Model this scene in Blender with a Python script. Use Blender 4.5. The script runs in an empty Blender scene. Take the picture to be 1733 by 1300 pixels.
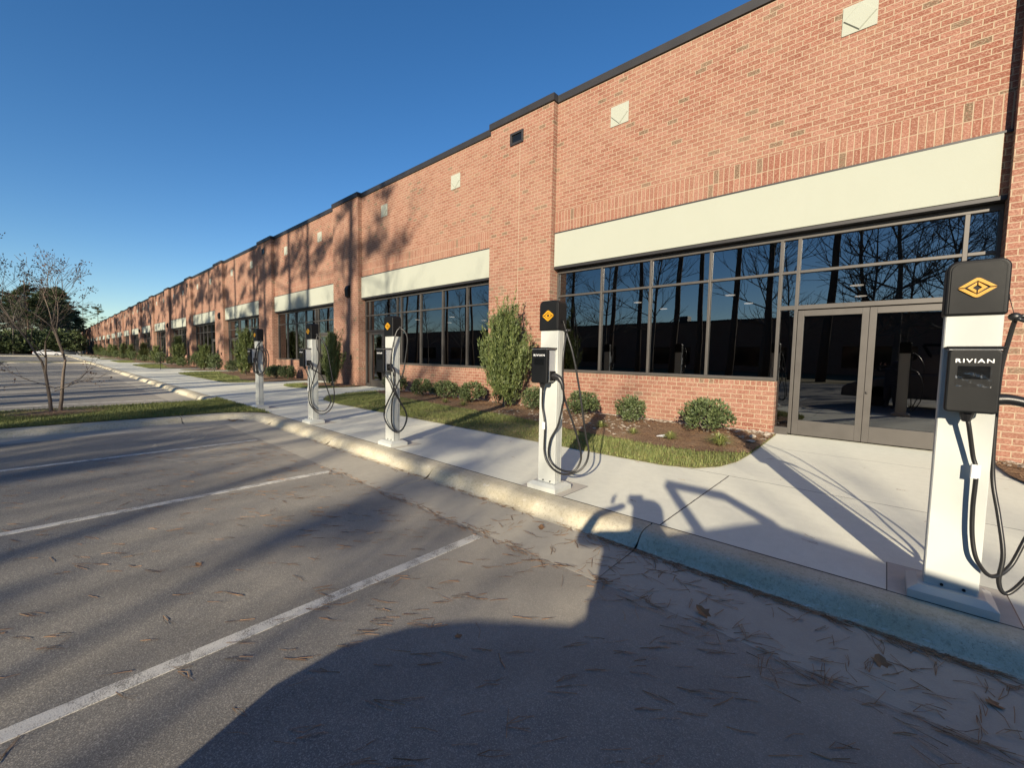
import bpy, bmesh, math, random
import numpy as np
from mathutils import Vector, Matrix
random.seed(7)
rng = np.random.default_rng(7)
SC = bpy.context.scene
COL = SC.collection

# ------------------------------------------------------------------ camera
F_PX, W_PX, H_PX = 705.96, 1733.0, 1300.0
CAM_Z = 1.55
yaw, pit, rol = math.radians(41.844), math.radians(3.6908), math.radians(1.0221)
fwd = Vector((-math.sin(yaw)*math.cos(pit), math.cos(yaw)*math.cos(pit), -math.sin(pit)))
rt = Vector((math.cos(yaw), math.sin(yaw), 0))
up = rt.cross(fwd)
r2 = rt*math.cos(rol) + up*math.sin(rol)
u2 = -rt*math.sin(rol) + up*math.cos(rol)
cd = bpy.data.cameras.new('camera'); cam = bpy.data.objects.new('camera', cd); COL.objects.link(cam)
M = Matrix((r2, u2, -fwd)).transposed().to_4x4(); M.translation = Vector((0, 0, CAM_Z))
cam.matrix_world = M
cd.sensor_fit = 'HORIZONTAL'; cd.sensor_width = 36.0; cd.lens = F_PX/W_PX*36.0
cd.clip_start = 0.03; cd.clip_end = 3000
SC.camera = cam

# ------------------------------------------------------------------ light
SUN_EL = math.radians(17.9)
SUN_AZ = math.atan2(0.418, -0.908)            # from +Y towards +X
w = bpy.data.worlds.new('World'); SC.world = w; w.use_nodes = True
nt = w.node_tree; bg = nt.nodes['Background']
sky = nt.nodes.new('ShaderNodeTexSky'); sky.sky_type = 'NISHITA'; sky.sun_disc = False
sky.sun_elevation = SUN_EL; sky.sun_rotation = SUN_AZ
sky.air_density = 1.0; sky.dust_density = 0.08; sky.ozone_density = 3.0; sky.altitude = 100
hs_ = nt.nodes.new('ShaderNodeHueSaturation'); hs_.inputs['Saturation'].default_value = 1.24; hs_.inputs['Hue'].default_value = .505
nt.links.new(sky.outputs[0], hs_.inputs['Color']); nt.links.new(hs_.outputs[0], bg.inputs[0]); bg.inputs[1].default_value = 0.075
sl = bpy.data.lights.new('sun', 'SUN'); so = bpy.data.objects.new('sun', sl); COL.objects.link(so)
sl.energy = 5.0; sl.angle = math.radians(0.55); sl.color = (1.0, 0.87, 0.665)
sdir = Vector((-0.418*math.cos(SUN_EL), 0.908*math.cos(SUN_EL), -math.sin(SUN_EL)))
so.rotation_euler = sdir.to_track_quat('-Z', 'Y').to_euler(); so.location = (10, -20, 20)
SC.view_settings.view_transform = 'Standard'; SC.view_settings.look = 'None'
SC.view_settings.exposure = 1.0; SC.view_settings.gamma = 1
try:
    SC.cycles.max_bounces = 6; SC.cycles.transparent_max_bounces = 12
except Exception: pass

# ------------------------------------------------------------------ helpers
class MB:
    def __init__(s): s.v = []; s.f = []; s.n = 0
    def add(s, v, f):
        v = np.asarray(v, float).reshape(-1, 3)
        s.v.append(v); o = s.n
        for q in f: s.f.append([i+o for i in q])
        s.n += len(v); return s
    def box(s, x0, x1, y0, y1, z0, z1):
        v = [(x0,y0,z0),(x1,y0,z0),(x1,y1,z0),(x0,y1,z0),(x0,y0,z1),(x1,y0,z1),(x1,y1,z1),(x0,y1,z1)]
        return s.add(v, [(0,3,2,1),(4,5,6,7),(0,1,5,4),(1,2,6,5),(2,3,7,6),(3,0,4,7)])
    def prism(s, poly, a, b, axis='z'):
        """poly: CCW 2D list; extruded a..b along axis (x: (y,z), y: (x,z), z: (x,y))"""
        n = len(poly); v = []
        for t in (a, b):
            for p in poly:
                v.append({'z': (p[0],p[1],t), 'y': (p[0],t,p[1]), 'x': (t,p[0],p[1])}[axis])
        f = [list(range(n))[::-1], list(range(n, 2*n))]
        for i in range(n): f.append((i, (i+1)%n, n+(i+1)%n, n+i))
        if axis == 'y': f = [list(q)[::-1] for q in f]
        return s.add(v, f)
    def tube(s, pts, r, n=8, cap=True):
        P = np.asarray(pts, float); m = len(P)
        R = np.full(m, r, float) if np.isscalar(r) else np.asarray(r, float)
        T = np.gradient(P, axis=0); T /= np.linalg.norm(T, axis=1)[:, None]+1e-9
        ref = np.array([0, 0, 1.0]) if abs(T[0][2]) < .9 else np.array([1.0, 0, 0])
        u = np.cross(T[0], ref); u /= np.linalg.norm(u)
        v = []
        for i in range(m):
            u = u - T[i]*(u@T[i]); u /= np.linalg.norm(u)+1e-9
            w_ = np.cross(T[i], u)
            for k in range(n):
                a = 2*math.pi*k/n
                v.append(P[i]+R[i]*(math.cos(a)*u+math.sin(a)*w_))
        f = []
        for i in range(m-1):
            for k in range(n):
                f.append((i*n+k, i*n+(k+1)%n, (i+1)*n+(k+1)%n, (i+1)*n+k))
        if cap: f.append(list(range(n))[::-1]); f.append([(m-1)*n+k for k in range(n)])
        return s.add(v, f)
    def sphere(s, c, r, n=10, m=6):
        v = [(c[0], c[1], c[2]-r[2])]
        for j in range(1, m):
            a = -math.pi/2+math.pi*j/m
            for k in range(n):
                b = 2*math.pi*k/n
                v.append((c[0]+r[0]*math.cos(a)*math.cos(b), c[1]+r[1]*math.cos(a)*math.sin(b), c[2]+r[2]*math.sin(a)))
        v.append((c[0], c[1], c[2]+r[2])); f = []
        for k in range(n):
            f.append((0, 1+(k+1)%n, 1+k))
            for j in range(m-2): f.append((1+j*n+k, 1+j*n+(k+1)%n, 1+(j+1)*n+(k+1)%n, 1+(j+1)*n+k))
            t = 1+(m-2)*n; f.append((t+k, t+(k+1)%n, t+n))
        return s.add(v, f)
    def mesh(s, name, mat, smooth=False):
        me = bpy.data.meshes.new(name)
        v = np.concatenate(s.v) if s.v else np.zeros((0, 3))
        me.from_pydata(v.tolist(), [], s.f); me.materials.append(mat)
        if smooth: me.shade_smooth()
        me.update(); return me
    def build(s, name, mat, parent=None, smooth=False, bevel=0, seg=2):
        o = bpy.data.objects.new(name, s.mesh(name, mat, smooth)); COL.objects.link(o)
        if parent is not None: o.parent = parent
        if bevel:
            b = o.modifiers.new('bevel', 'BEVEL'); b.width = bevel; b.segments = seg; b.limit_method = 'ANGLE'; b.angle_limit = math.radians(40)
        return o

def tris(name, V, mat, parent=None, k=3):
    """V: (n*k,3) array of separate k-gons"""
    V = np.asarray(V, np.float32).reshape(-1, 3); n = len(V)//k
    me = bpy.data.meshes.new(name)
    me.vertices.add(n*k); me.vertices.foreach_set('co', V.ravel())
    me.loops.add(n*k); me.loops.foreach_set('vertex_index', np.arange(n*k, dtype=np.int32))
    me.polygons.add(n); me.polygons.foreach_set('loop_start', np.arange(0, n*k, k, dtype=np.int32))
    me.polygons.foreach_set('loop_total', np.full(n, k, np.int32))
    me.materials.append(mat); me.update(calc_edges=True); me.validate()
    if name is None: return me
    o = bpy.data.objects.new(name, me); COL.objects.link(o)
    if parent is not None: o.parent = parent
    return o

def tag(o, label=None, cat=None, group=None, kind=None):
    if label: o['label'] = label
    if cat: o['category'] = cat
    if group: o['group'] = group
    if kind: o['kind'] = kind
    return o
def empty(name, loc=(0, 0, 0), rz=0):
    o = bpy.data.objects.new(name, None); COL.objects.link(o); o.location = loc; o.rotation_euler = (0, 0, rz)
    o.empty_display_size = .2
    return o
def copy_tree(o, parent=None):
    c = o.copy(); COL.objects.link(c)
    if parent is not None: c.parent = parent
    for ch in list(o.children): copy_tree(ch, c)
    return c
def smooth_path(P, n=6):
    P = np.asarray(P, float); out = []
    Q = np.vstack([2*P[0]-P[1], P, 2*P[-1]-P[-2]])
    for i in range(1, len(Q)-2):
        for k in range(n):
            t = k/n; a, b, c, d = Q[i-1], Q[i], Q[i+1], Q[i+2]
            out.append(.5*((2*b)+(c-a)*t+(2*a-5*b+4*c-d)*t*t+(3*b-a-3*c+d)*t**3))
    out.append(P[-1]); return np.array(out)

# ------------------------------------------------------------------ materials
class NT:
    def __init__(s, name):
        s.m = bpy.data.materials.new(name); s.m.use_nodes = True; s.t = s.m.node_tree
        s.b = s.t.nodes['Principled BSDF']; s.out = s.t.nodes['Material Output']
    def n(s, typ, **kw):
        o = s.t.nodes.new('ShaderNode'+typ)
        for k, v in kw.items(): setattr(o, k, v)
        return o
    def l(s, a, b): s.t.links.new(a, b)
    def put(s, sock, x):
        if isinstance(x, (int, float)): sock.default_value = x
        elif isinstance(x, (tuple, list)): sock.default_value = (*x, 1) if len(x) == 3 and sock.type == 'RGBA' else x
        else: s.l(x, sock)
    def math(s, op, a, b=0.0, c=0.0):
        o = s.n('Math', operation=op); s.put(o.inputs[0], a); s.put(o.inputs[1], b); s.put(o.inputs[2], c); return o.outputs[0]
    def mix(s, f, a, b, mode='MIX'):
        o = s.n('Mix', data_type='RGBA', blend_type=mode)
        s.put(o.inputs[0], f); s.put(o.inputs[6], a); s.put(o.inputs[7], b); return o.outputs[2]
    def obj(s): return s.n('TexCoord').outputs['Object']
    def noise(s, vec, scale, detail=3, rough=.55, dist=0):
        o = s.n('TexNoise'); s.l(vec, o.inputs['Vector']); o.inputs['Scale'].default_value = scale
        o.inputs['Detail'].default_value = detail; o.inputs['Roughness'].default_value = rough; o.inputs['Distortion'].default_value = dist
        return o.outputs[0]
    def ramp(s, x, *st):
        o = s.n('ValToRGB'); s.put(o.inputs[0], x); e = o.color_ramp.elements
        while len(e) < len(st): e.new(.5)
        for i, (p, c) in enumerate(st): e[i].position = p; e[i].color = (*c, 1) if len(c) == 3 else c
        return o.outputs[0]
    def rng(s, x, a, b, c=0., d=1.):
        o = s.n('MapRange'); s.put(o.inputs[0], x); o.inputs[1].default_value = a; o.inputs[2].default_value = b
        o.inputs[3].default_value = c; o.inputs[4].default_value = d; return o.outputs[0]
    def scale(s, vec, sc):
        o = s.n('Mapping'); s.l(vec, o.inputs[0]); o.inputs['Scale'].default_value = sc; return o.outputs[0]
    def bump(s, h, strength=.3, dist=.01):
        o = s.n('Bump'); o.inputs['Strength'].default_value = strength; o.inputs['Distance'].default_value = dist
        s.l(h, o.inputs['Height']); s.l(o.outputs[0], s.b.inputs['Normal'])
    def fin(s, col=None, rough=.6, metal=0., spec=None):
        if col is not None: s.put(s.b.inputs['Base Color'], col)
        s.put(s.b.inputs['Roughness'], rough); s.b.inputs['Metallic'].default_value = metal
        if spec is not None: s.b.inputs['Specular IOR Level'].default_value = spec
        return s.m

def plain(name, col, rough=.5, metal=0., var=.12, sc=8, spec=None, bump=0):
    t = NT(name); n = t.noise(t.obj(), sc, 4)
    c = t.mix(n, tuple(x*(1-var) for x in col), tuple(min(1, x*(1+var)) for x in col))
    if bump: t.bump(t.noise(t.obj(), sc*12, 3), bump, .003)
    return t.fin(c, t.rng(n, 0, 1, rough*.85, min(1, rough*1.15)), metal, spec)

def brick_mat():
    t = NT('brick'); P = t.n('NewGeometry').outputs['Position']
    sx = t.n('SeparateXYZ'); t.l(P, sx.inputs[0]); X, Y, Z = sx.outputs
    U = t.math('ADD', X, Y)
    hb, wb = .102, .245
    # soldier stacks over the openings (only in front-facing bay wall plane), rowlock on the sill
    inbay = t.math('GREATER_THAN', Y, 10.2)
    sol = t.math('MULTIPLY', t.math('MULTIPLY', t.math('GREATER_THAN', Z, 5.26), t.math('LESS_THAN', Z, 5.87)), inbay)
    row = t.math('MULTIPLY', t.math('MULTIPLY', t.math('GREATER_THAN', Z, 1.02), t.math('LESS_THAN', Z, 1.2)), inbay)
    vert = t.math('MAXIMUM', sol, row)
    def cell(W, Hh, z0, stagger):
        zz = t.math('DIVIDE', t.math('SUBTRACT', Z, z0), Hh)
        r = t.math('FLOOR', zz)
        sh = t.math('MULTIPLY', t.math('FLOORED_MODULO', r, 2.0), stagger)
        uu = t.math('ADD', t.math('DIVIDE', U, W), sh)
        return uu, zz, r
    ua, za, ra = cell(wb, hb, 0.0, .5)
    ub, zb, rb = cell(.108, .305, 5.26, 0.0)
    def mx(f, a, b): 
        return t.math('ADD', a, t.math('MULTIPLY', f, t.math('SUBTRACT', b, a)))
    # rowlock uses own z origin
    zr = t.math('DIVIDE', t.math('SUBTRACT', Z, 1.02), .113)
    zv = mx(row, zb, zr)
    # u wobble for irregular brick lengths
    uu = mx(vert, ua, ub); zz = mx(vert, za, zv)
    fu = t.math('FRACT', uu); fz = t.math('FRACT', zz)
    W = mx(vert, wb, .108); Hh = mx(sol, hb, .305)
    du = t.math('MULTIPLY', t.math('MINIMUM', fu, t.math('SUBTRACT', 1.0, fu)), W)
    dz = t.math('MULTIPLY', t.math('MINIMUM', fz, t.math('SUBTRACT', 1.0, fz)), Hh)
    d = t.math('MINIMUM', du, dz)
    wob = t.noise(P, 60, 2)
    d = t.math('ADD', d, t.math('MULTIPLY', t.math('SUBTRACT', wob, .5), .006))
    brick = t.rng(d, .0055, .0095)                       # 0 mortar 1 brick
    cv = t.n('CombineXYZ'); t.l(t.math('FLOOR', uu), cv.inputs[0]); t.l(t.math('ADD', t.math('FLOOR', zz), t.math('MULTIPLY', vert, 777.0)), cv.inputs[1])
    wn = t.n('TexWhiteNoise', noise_dimensions='3D'); t.l(cv.outputs[0], wn.inputs['Vector']); rnd = wn.outputs['Value']
    rnd = t.math('ADD', rnd, t.math('MULTIPLY', t.math('SUBTRACT', t.noise(P, .55, 2), .5), .10))
    base = t.ramp(rnd, (0, (.160, .052, .034)), (.3, (.215, .082, .055)), (.55, (.255, .120, .088)), (.8, (.185, .075, .052)), (.962, (.25, .125, .082)), (.968, (.105, .080, .050)), (1, (.085, .068, .042)))
    smear = t.noise(t.scale(P, (1, 1, 1.8)), 30, 4, .7)
    base = t.mix(t.rng(smear, .48, .62, 0, .72), base, (.36, .25, .185))
    dk = t.noise(P, 55, 4, .75)
    base = t.mix(t.rng(dk, .48, .62, 0, .85), base, (.125, .042, .028))
    big = t.noise(P, .7, 3)
    base = t.mix(t.rng(big, .35, .7, 0, .3), base, (.30, .19, .14))
    mort = t.mix(t.noise(P, 30, 2), (.29, .22, .155), (.355, .28, .20))
    col = t.mix(brick, mort, base)
    t.bump(t.math('ADD', brick, t.math('MULTIPLY', smear, .6)), .55, .008)
    return t.fin(col, .88, 0, .25)

def concrete(name, c0, c1, broom=True, joints=None, stain=None):
    t = NT(name); P = t.n('NewGeometry').outputs['Position']
    n1 = t.noise(P, .8, 5, .6); n2 = t.noise(P, 9, 4, .65); n3 = t.noise(P, 120, 3, .7)
    c = t.mix(n1, c0, c1)
    c = t.mix(t.rng(n2, .35, .75, 0, .35), c, tuple(x*.78 for x in c0))
    c = t.mix(t.rng(n3, .3, .7, 0, .3), c, tuple(x*.7 for x in c0))
    h = t.noise(P, 90, 3)
    if broom:
        st = t.noise(t.scale(P, (60, 2.0, 1)), 3, 3, .6); h = t.math('ADD', st, t.math('MULTIPLY', n3, .5))
        c = t.mix(t.rng(st, .3, .7, 0, .16), c, tuple(x*.75 for x in c0))
    if stain: c = stain(t, P, c)
    if joints is not None:
        sx = t.n('SeparateXYZ'); t.l(P, sx.inputs[0]); X, Y, Z = sx.outputs
        j = joints(t, X, Y, Z)
        c = t.mix(j, c, (.05, .045, .04))
        h = t.math('SUBTRACT', h, t.math('MULTIPLY', j, 3.0))
    t.bump(h, .35, .004)
    return t.fin(c, .85, 0, .3)

def walk_joints(t, X, Y, Z):
    wv = t.math('MULTIPLY', t.math('SUBTRACT', t.noise(t.n('NewGeometry').outputs['Position'], 14, 2), .5), .012)
    def near(v, c, w_): return t.math('LESS_THAN', t.math('ABSOLUTE', t.math('SUBTRACT', t.math('ADD', v, wv), c)), w_)
    f = t.math('ABSOLUTE', t.math('SUBTRACT', t.math('FRACT', t.math('DIVIDE', t.math('ADD', t.math('ADD', X, wv), 1.5+6.24*10), 6.24)), .5))
    cross = t.math('MULTIPLY', t.math('GREATER_THAN', f, .5-.0011), t.math('LESS_THAN', Y, 6.1))
    f2 = t.math('FRACT', t.math('DIVIDE', t.math('ADD', X, 200.0), 1.56))
    dummy = t.math('LESS_THAN', t.math('ABSOLUTE', t.math('SUBTRACT', Y, 3.79)), .010)
    lng = near(Y, 6.10, .006); l2 = near(Y, 8.7, .005)
    return t.math('MAXIMUM', t.math('MAXIMUM', cross, lng), t.math('MAXIMUM', l2, dummy))

def asphalt():
    t = NT('asphalt'); P = t.n('NewGeometry').outputs['Position']
    sx = t.n('SeparateXYZ'); t.l(P, sx.inputs[0]); X, Y, Z = sx.outputs
    n1 = t.noise(P, .45, 5, .6); n2 = t.noise(P, 5, 5, .7); n3 = t.noise(P, 170, 2, .6); v = t.n('TexVoronoi'); t.l(P, v.inputs['Vector']); v.inputs['Scale'].default_value = 110
    c = t.mix(n1, (.122, .115, .102), (.195, .184, .162))
    c = t.mix(t.rng(n2, .4, .75, 0, .5), c, (.235, .215, .18))
    g2 = t.noise(P, 75, 3, .8)
    c = t.mix(t.rng(g2, .46, .30, 0, .6), c, (.06, .055, .05))
    c = t.mix(t.rng(n3, .50, .68, 0, .85), c, (.42, .39, .33))
    c = t.mix(t.rng(v.outputs['Distance'], 0, .35, .55, 0), c, (.055, .05, .046))
    # pale dusty band beside the gutter
    dust = t.math('MULTIPLY', t.rng(t.math('ADD', Y, t.math('MULTIPLY', n2, 1.2)), 1.2, 3.2), t.rng(n1, .2, .6, .2, .75))
    c = t.mix(dust, c, (.35, .318, .262))
    # long faint tyre sweeps
    w_ = t.n('TexWave', wave_type='RINGS', rings_direction='Z'); t.l(P, w_.inputs['Vector']); w_.inputs['Scale'].default_value = .35; w_.inputs['Distortion'].default_value = 2.5; w_.inputs['Detail'].default_value = 3
    c = t.mix(t.rng(w_.outputs[1], .55, .95, 0, .16), c, (.075, .07, .065))
    # chips of white dust
    sp = t.noise(t.scale(P, (9, 22, 9)), 1.7, 4, .8)
    c = t.mix(t.rng(sp, .66, .74, 0, .5), c, (.42, .40, .36))
    t.bump(n3, .45, .003)
    return t.fin(c, .82, 0, .35)

def paint_mat():
    t = NT('line_paint'); P = t.n('NewGeometry').outputs['Position']
    n3 = t.noise(P, 130, 3, .7); n2 = t.noise(P, 7, 4, .7)
    wear = t.math('ADD', t.math('MULTIPLY', n3, .6), t.math('MULTIPLY', n2, .5))
    c = t.mix(t.rng(wear, .53, .63), (.58, .56, .50), (.20, .188, .165))
    t.bump(n3, .5, .004)
    return t.fin(c, .75)

def kerb_stain(t, P, c):
    n = t.noise(P, 2.2, 5, .7); n4 = t.noise(t.scale(P, (1, 1, 3)), 7, 4, .7)
    c = t.mix(t.rng(n, .42, .66, 0, .55), c, (.40, .335, .21))
    c = t.mix(t.rng(n4, .62, .70, 0, .7), c, (.62, .60, .55))
    c = t.mix(t.rng(t.noise(P, 28, 5, .75), .50, .64, 0, .45), c, (.24, .205, .15))
    c = t.mix(t.rng(t.noise(P, 75, 4, .8), .56, .66, 0, .6), c, (.16, .14, .11))
    c = t.mix(t.rng(t.noise(P, 11, 4, .8), .62, .68, 0, .5), c, (.70, .66, .56))
    return c

M_ = {}
M_['brick'] = brick_mat()
M_['walk'] = concrete('sidewalk_concrete', (.66, .66, .56), (.78, .775, .665), True, walk_joints)
M_['kerb'] = concrete('kerb_concrete', (.50, .455, .34), (.62, .575, .45), False, None, kerb_stain)
M_['gutter'] = concrete('gutter_concrete', (.36, .33, .27), (.47, .435, .36), False)
M_['asphalt'] = asphalt()
M_['paint'] = paint_mat()
def stucco():
    t = NT('cream_stucco'); P = t.obj()
    n = t.noise(P, 90, 3, .7); n1 = t.noise(t.scale(P, (1, 1, .5)), 1.5, 4, .6)
    c = t.mix(n1, (.295, .312, .268), (.32, .337, .292)); c = t.mix(t.rng(n, .4, .7, 0, .15), c, (.26, .25, .20))
    t.bump(n, .5, .004); return t.fin(c, .9, 0, .2)
M_['stucco'] = stucco()
M_['bronze'] = plain('bronze_frame', (.068, .062, .057), .45, .25, .12, 5, .5)
M_['coping'] = plain('dark_coping', (.026, .025, .027), .5, .2, .12, 3)
M_['black'] = plain('black_plastic', (.005, .0055, .0065), .5, 0, .1, 20, .22)
M_['face'] = plain('charcoal_face', (.0065, .0072, .008), .5, 0, .1, 30, .22)
M_['rubber'] = plain('black_rubber', (.013, .013, .014), .38, 0, .1, 20)
M_['white'] = plain('white_powder_coat', (.45, .465, .44), .38, 0, .03, 6)
M_['hgrey'] = plain('grey_housing', (.42, .43, .43), .4, .1, .04, 10)
M_['trim'] = plain('pale_trim', (.5, .51, .53), .3, .5, .04, 10)
M_['gold'] = plain('gold_emblem', (.50, .25, .014), .35, .0, .05, 20)
M_['letter'] = plain('white_lettering', (.85, .85, .85), .5, 0, .02, 20)
M_['label'] = plain('white_label', (.65, .65, .64), .6, 0, .04, 40)
M_['screen'] = NT('dark_screen').fin((.006, .007, .008), .08)
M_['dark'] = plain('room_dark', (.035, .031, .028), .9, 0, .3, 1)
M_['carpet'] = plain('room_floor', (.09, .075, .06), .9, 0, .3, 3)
M_['roof'] = plain('roof_membrane', (.3, .3, .3), .9)
M_['bark'] = plain('pine_bark', (.085, .062, .048), .95, 0, .45, 6, .2, .8)
M_['bark2'] = plain('grey_bark', (.115, .10, .085), .95, 0, .35, 8, .2, .8)
M_['twig'] = plain('myrtle_bark', (.12, .095, .075), .85, 0, .35, 14, .3)
M_['needle'] = None
def leafmat(name, a, b, trans=.25, rough=.5):
    t = NT(name); g = t.n('NewGeometry'); r = g.outputs['Random Per Island']
    oi = t.n('ObjectInfo').outputs['Random']
    n = t.noise(t.obj(), 2.2, 3)
    c = t.mix(r, a, b); c = t.mix(t.rng(n, .35, .65, 0, .4), c, tuple(x*.7 for x in a))
    c = t.mix(t.math('MULTIPLY', oi, .25), c, b)
    t.put(t.b.inputs['Base Color'], c); t.b.inputs['Roughness'].default_value = rough
    tr = t.n('BsdfTranslucent'); t.l(c, tr.inputs[0]); m = t.n('MixShader'); m.inputs[0].default_value = trans
    t.l(t.b.outputs[0], m.inputs[1]); t.l(tr.outputs[0], m.inputs[2]); t.l(m.outputs[0], t.out.inputs[0])
    return t.m
M_['needle'] = leafmat('pine_foliage', (.035, .055, .022), (.075, .095, .035))
M_['boxwood'] = leafmat('boxwood_leaf', (.035, .062, .022), (.13, .16, .06), .2, .6)
M_['conifer'] = leafmat('conifer_foliage', (.045, .080, .022), (.16, .185, .055), .25, .6)
M_['grassb'] = leafmat('grass_blade', (.07, .125, .025), (.30, .30, .11), .3, .6)
M_['liri'] = leafmat('tuft_blade', (.12, .16, .04), (.33, .33, .12), .3, .5)
M_['straw'] = leafmat('pine_straw', (.26, .13, .06), (.55, .36, .20), .1, .7)
M_['litter'] = leafmat('fallen_needle', (.075, .038, .02), (.42, .25, .13), .1, .7)
M_['leafd'] = leafmat('dry_leaf', (.16, .085, .04), (.28, .16, .08), .15, .7)
M_['pod'] = leafmat('seed_pod', (.05, .028, .02), (.10, .05, .03), .1, .7)
M_['stone'] = leafmat('pebble', (.22, .18, .14), (.50, .45, .38), 0, .8)
def soil(name, stops, sc=30):
    t = NT(name); P = t.n('NewGeometry').outputs['Position']
    a = t.noise(P, sc, 5, .75); b = t.noise(P, 1.1, 4, .6)
    c = t.ramp(t.math('ADD', t.math('MULTIPLY', a, .75), t.math('MULTIPLY', b, .3)), *stops)
    t.bump(a, 1.0, .03); return t.fin(c, .95, 0, .1)
M_['mulch'] = soil('mulch', ((.3, (.06, .035, .024)), (.46, (.14, .085, .058)), (.56, (.27, .18, .12)), (.66, (.46, .36, .24))), 45)
M_['lawn'] = soil('lawn', ((.3, (.06, .075, .025)), (.47, (.14, .15, .05)), (.58, (.30, .27, .12)), (.68, (.50, .42, .24))), 28)
M_['earth'] = soil('earth', ((.3, (.07, .07, .03)), (.5, (.13, .11, .06)), (.7, (.22, .18, .10))), 3)
def glass():
    t = NT('tinted_glass'); P = t.n('NewGeometry').outputs['Position']
    fr = t.n('Fresnel'); fr.inputs[0].default_value = 2.3
    gl = t.n('BsdfGlossy'); gl.inputs['Color'].default_value = (.80, .84, .90, 1); gl.inputs['Roughness'].default_value = .0
    tr = t.n('BsdfTransparent'); tr.inputs[0].default_value = (.16, .15, .14, 1)
    m = t.n('MixShader'); t.l(t.rng(fr.outputs[0], 0, 1, .03, 1.0), m.inputs[0]); t.l(tr.outputs[0], m.inputs[1]); t.l(gl.outputs[0], m.inputs[2])
    bp_ = t.n('Bump'); bp_.inputs['Strength'].default_value = .02; bp_.inputs['Distance'].default_value = .05
    t.l(t.noise(P, .9, 1), bp_.inputs['Height']); t.l(bp_.outputs[0], gl.inputs['Normal'])
    t.l(m.outputs[0], t.out.inputs[0]); return t.m
M_['glass'] = glass()
M_['carw'] = plain('white_car_paint', (.7, .71, .72), .25)
M_['carg'] = plain('dark_car_paint', (.08, .09, .10), .25)
M_['tyre'] = plain('tyre', (.02, .02, .02), .8)
M_['red'] = plain('red_lens', (.45, .02, .015), .2)
M_['cloth'] = plain('dark_cloth', (.04, .045, .06), .9)
M_['skin'] = plain('skin', (.45, .28, .2), .6)
M_['pale'] = plain('pale_wall', (.62, .58, .50), .9)
M_['paper'] = plain('paper', (.8, .8, .78), .8)
M_['scuff'] = NT('scuff').m
def scuff():
    t = NT('scuff_mark'); P = t.n('NewGeometry').outputs['Position']
    tr = t.n('BsdfTransparent'); m = t.n('MixShader')
    t.l(t.rng(t.noise(P, 60, 3, .7), .42, .60, .04, .50), m.inputs[0]); t.l(tr.outputs[0], m.inputs[1]); t.l(t.b.outputs[0], m.inputs[2])
    t.l(m.outputs[0], t.out.inputs[0]); t.fin((.58, .54, .45), .9); return t.m
M_['scuff'] = scuff()

# ------------------------------------------------------------------ ground, road, kerbs
def sheet(name, x0, x1, y0, y1, z, mat, kind='structure'):
    b = MB(); b.add([(x0,y0,z),(x1,y0,z),(x1,y1,z),(x0,y1,z)], [(0,1,2,3)])
    return tag(b.build(name, mat), kind=kind)
sheet('ground', -1200, 900, -900, 1200, -.20, M_['earth'])
sheet('asphalt', -215, 40, -21, 3.4, -.15, M_['asphalt'])

BAYP, OPW = 11.45, 8.88
def L_(k): return -7.6-BAYP*(k-1)          # left edge of opening k
NB = 22
XEND = L_(NB)-2.57

b = MB()
b.box(XEND-3, 20, 3.78, 10.56, -.25, 0.0)
tag(b.build('sidewalk', M_['walk']), kind='structure')

KP = [(0, 0), (-.10, 0), (-.15, -.002), (-.185, -.007), (-.215, -.016), (-.24, -.029), (-.262, -.046), (-.280, -.066), (-.296, -.088), (-.312, -.108), (-.332, -.124), (-.356, -.133), (-.385, -.137)]   # (offset from back line, z)
GP = [(-.385, -.137), (-.7, -.142), (-1.03, -.1492), (-1.06, -.2)]
def sweep(path, prof, close_end=True):
    P = np.asarray(path, float); T = np.gradient(P, axis=0); T /= np.linalg.norm(T, axis=1)[:, None]
    N = np.stack([-T[:, 1], T[:, 0]], 1)          # left normal = road side
    n = len(prof); v = []
    for p, q in zip(P, N):
        for o, z in prof: v.append((p[0]-q[0]*o, p[1]-q[1]*o, z))
    f = []
    for i in range(len(P)-1):
        for k in range(n-1): f.append((i*n+k, i*n+k+1, (i+1)*n+k+1, (i+1)*n+k))
    if close_end:
        m_ = len(v); v += v[:n]+v[(len(P)-1)*n:len(P)*n]
        f.append(list(range(m_, m_+n))); f.append(list(range(m_+n, m_+2*n))[::-1])
    return v, f
def kerb_run(pts, seg=3.05, phase=0.0):
    """pts dense path; cut in lengths with a small open joint"""
    P = np.asarray(pts, float); d = np.r_[0, np.cumsum(np.linalg.norm(np.diff(P, axis=0), axis=1))]
    out = []; s = phase-seg
    while s < d[-1]:
        a, c = max(s+.006, 0), min(s+seg-.006, d[-1])
        if c > a+.05:
            k = max(2, int((c-a)/.12)+1) if d[-1] < 60 else max(2, int((c-a)/.5)+1)
            t = np.linspace(a, c, k); out.append(np.stack([np.interp(t, d, P[:, 0]), np.interp(t, d, P[:, 1])], 1))
        s += seg
    return out
def arc(cx, cy, r, a0, a1, n=14):
    return [(cx+r*math.cos(math.radians(a0+(a1-a0)*i/n)), cy+r*math.sin(math.radians(a0+(a1-a0)*i/n))) for i in range(n+1)]
YK = 3.78; RC = 1.12
ISL = [(-12.55, -15.75), (-73.6, -76.8), (-136, -139.2)]
runs = []
x_hi = 19.0
for (xr, xl) in ISL:
    path = [(x_hi, YK)] + arc(xr+RC, YK-RC, RC, 90, 180) + [(xr, -9.0)]
    runs.append(path); x_hi = xl
    # next run starts on the far side of the island
    nxt = [(xl, -9.0)] + arc(xl-RC, YK-RC, RC, 0, 90)
    runs.append(nxt+[(xl-RC-.01, YK)])
    x_hi = xl-RC-.01
runs.append([(x_hi, YK), (XEND, YK)])
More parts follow.
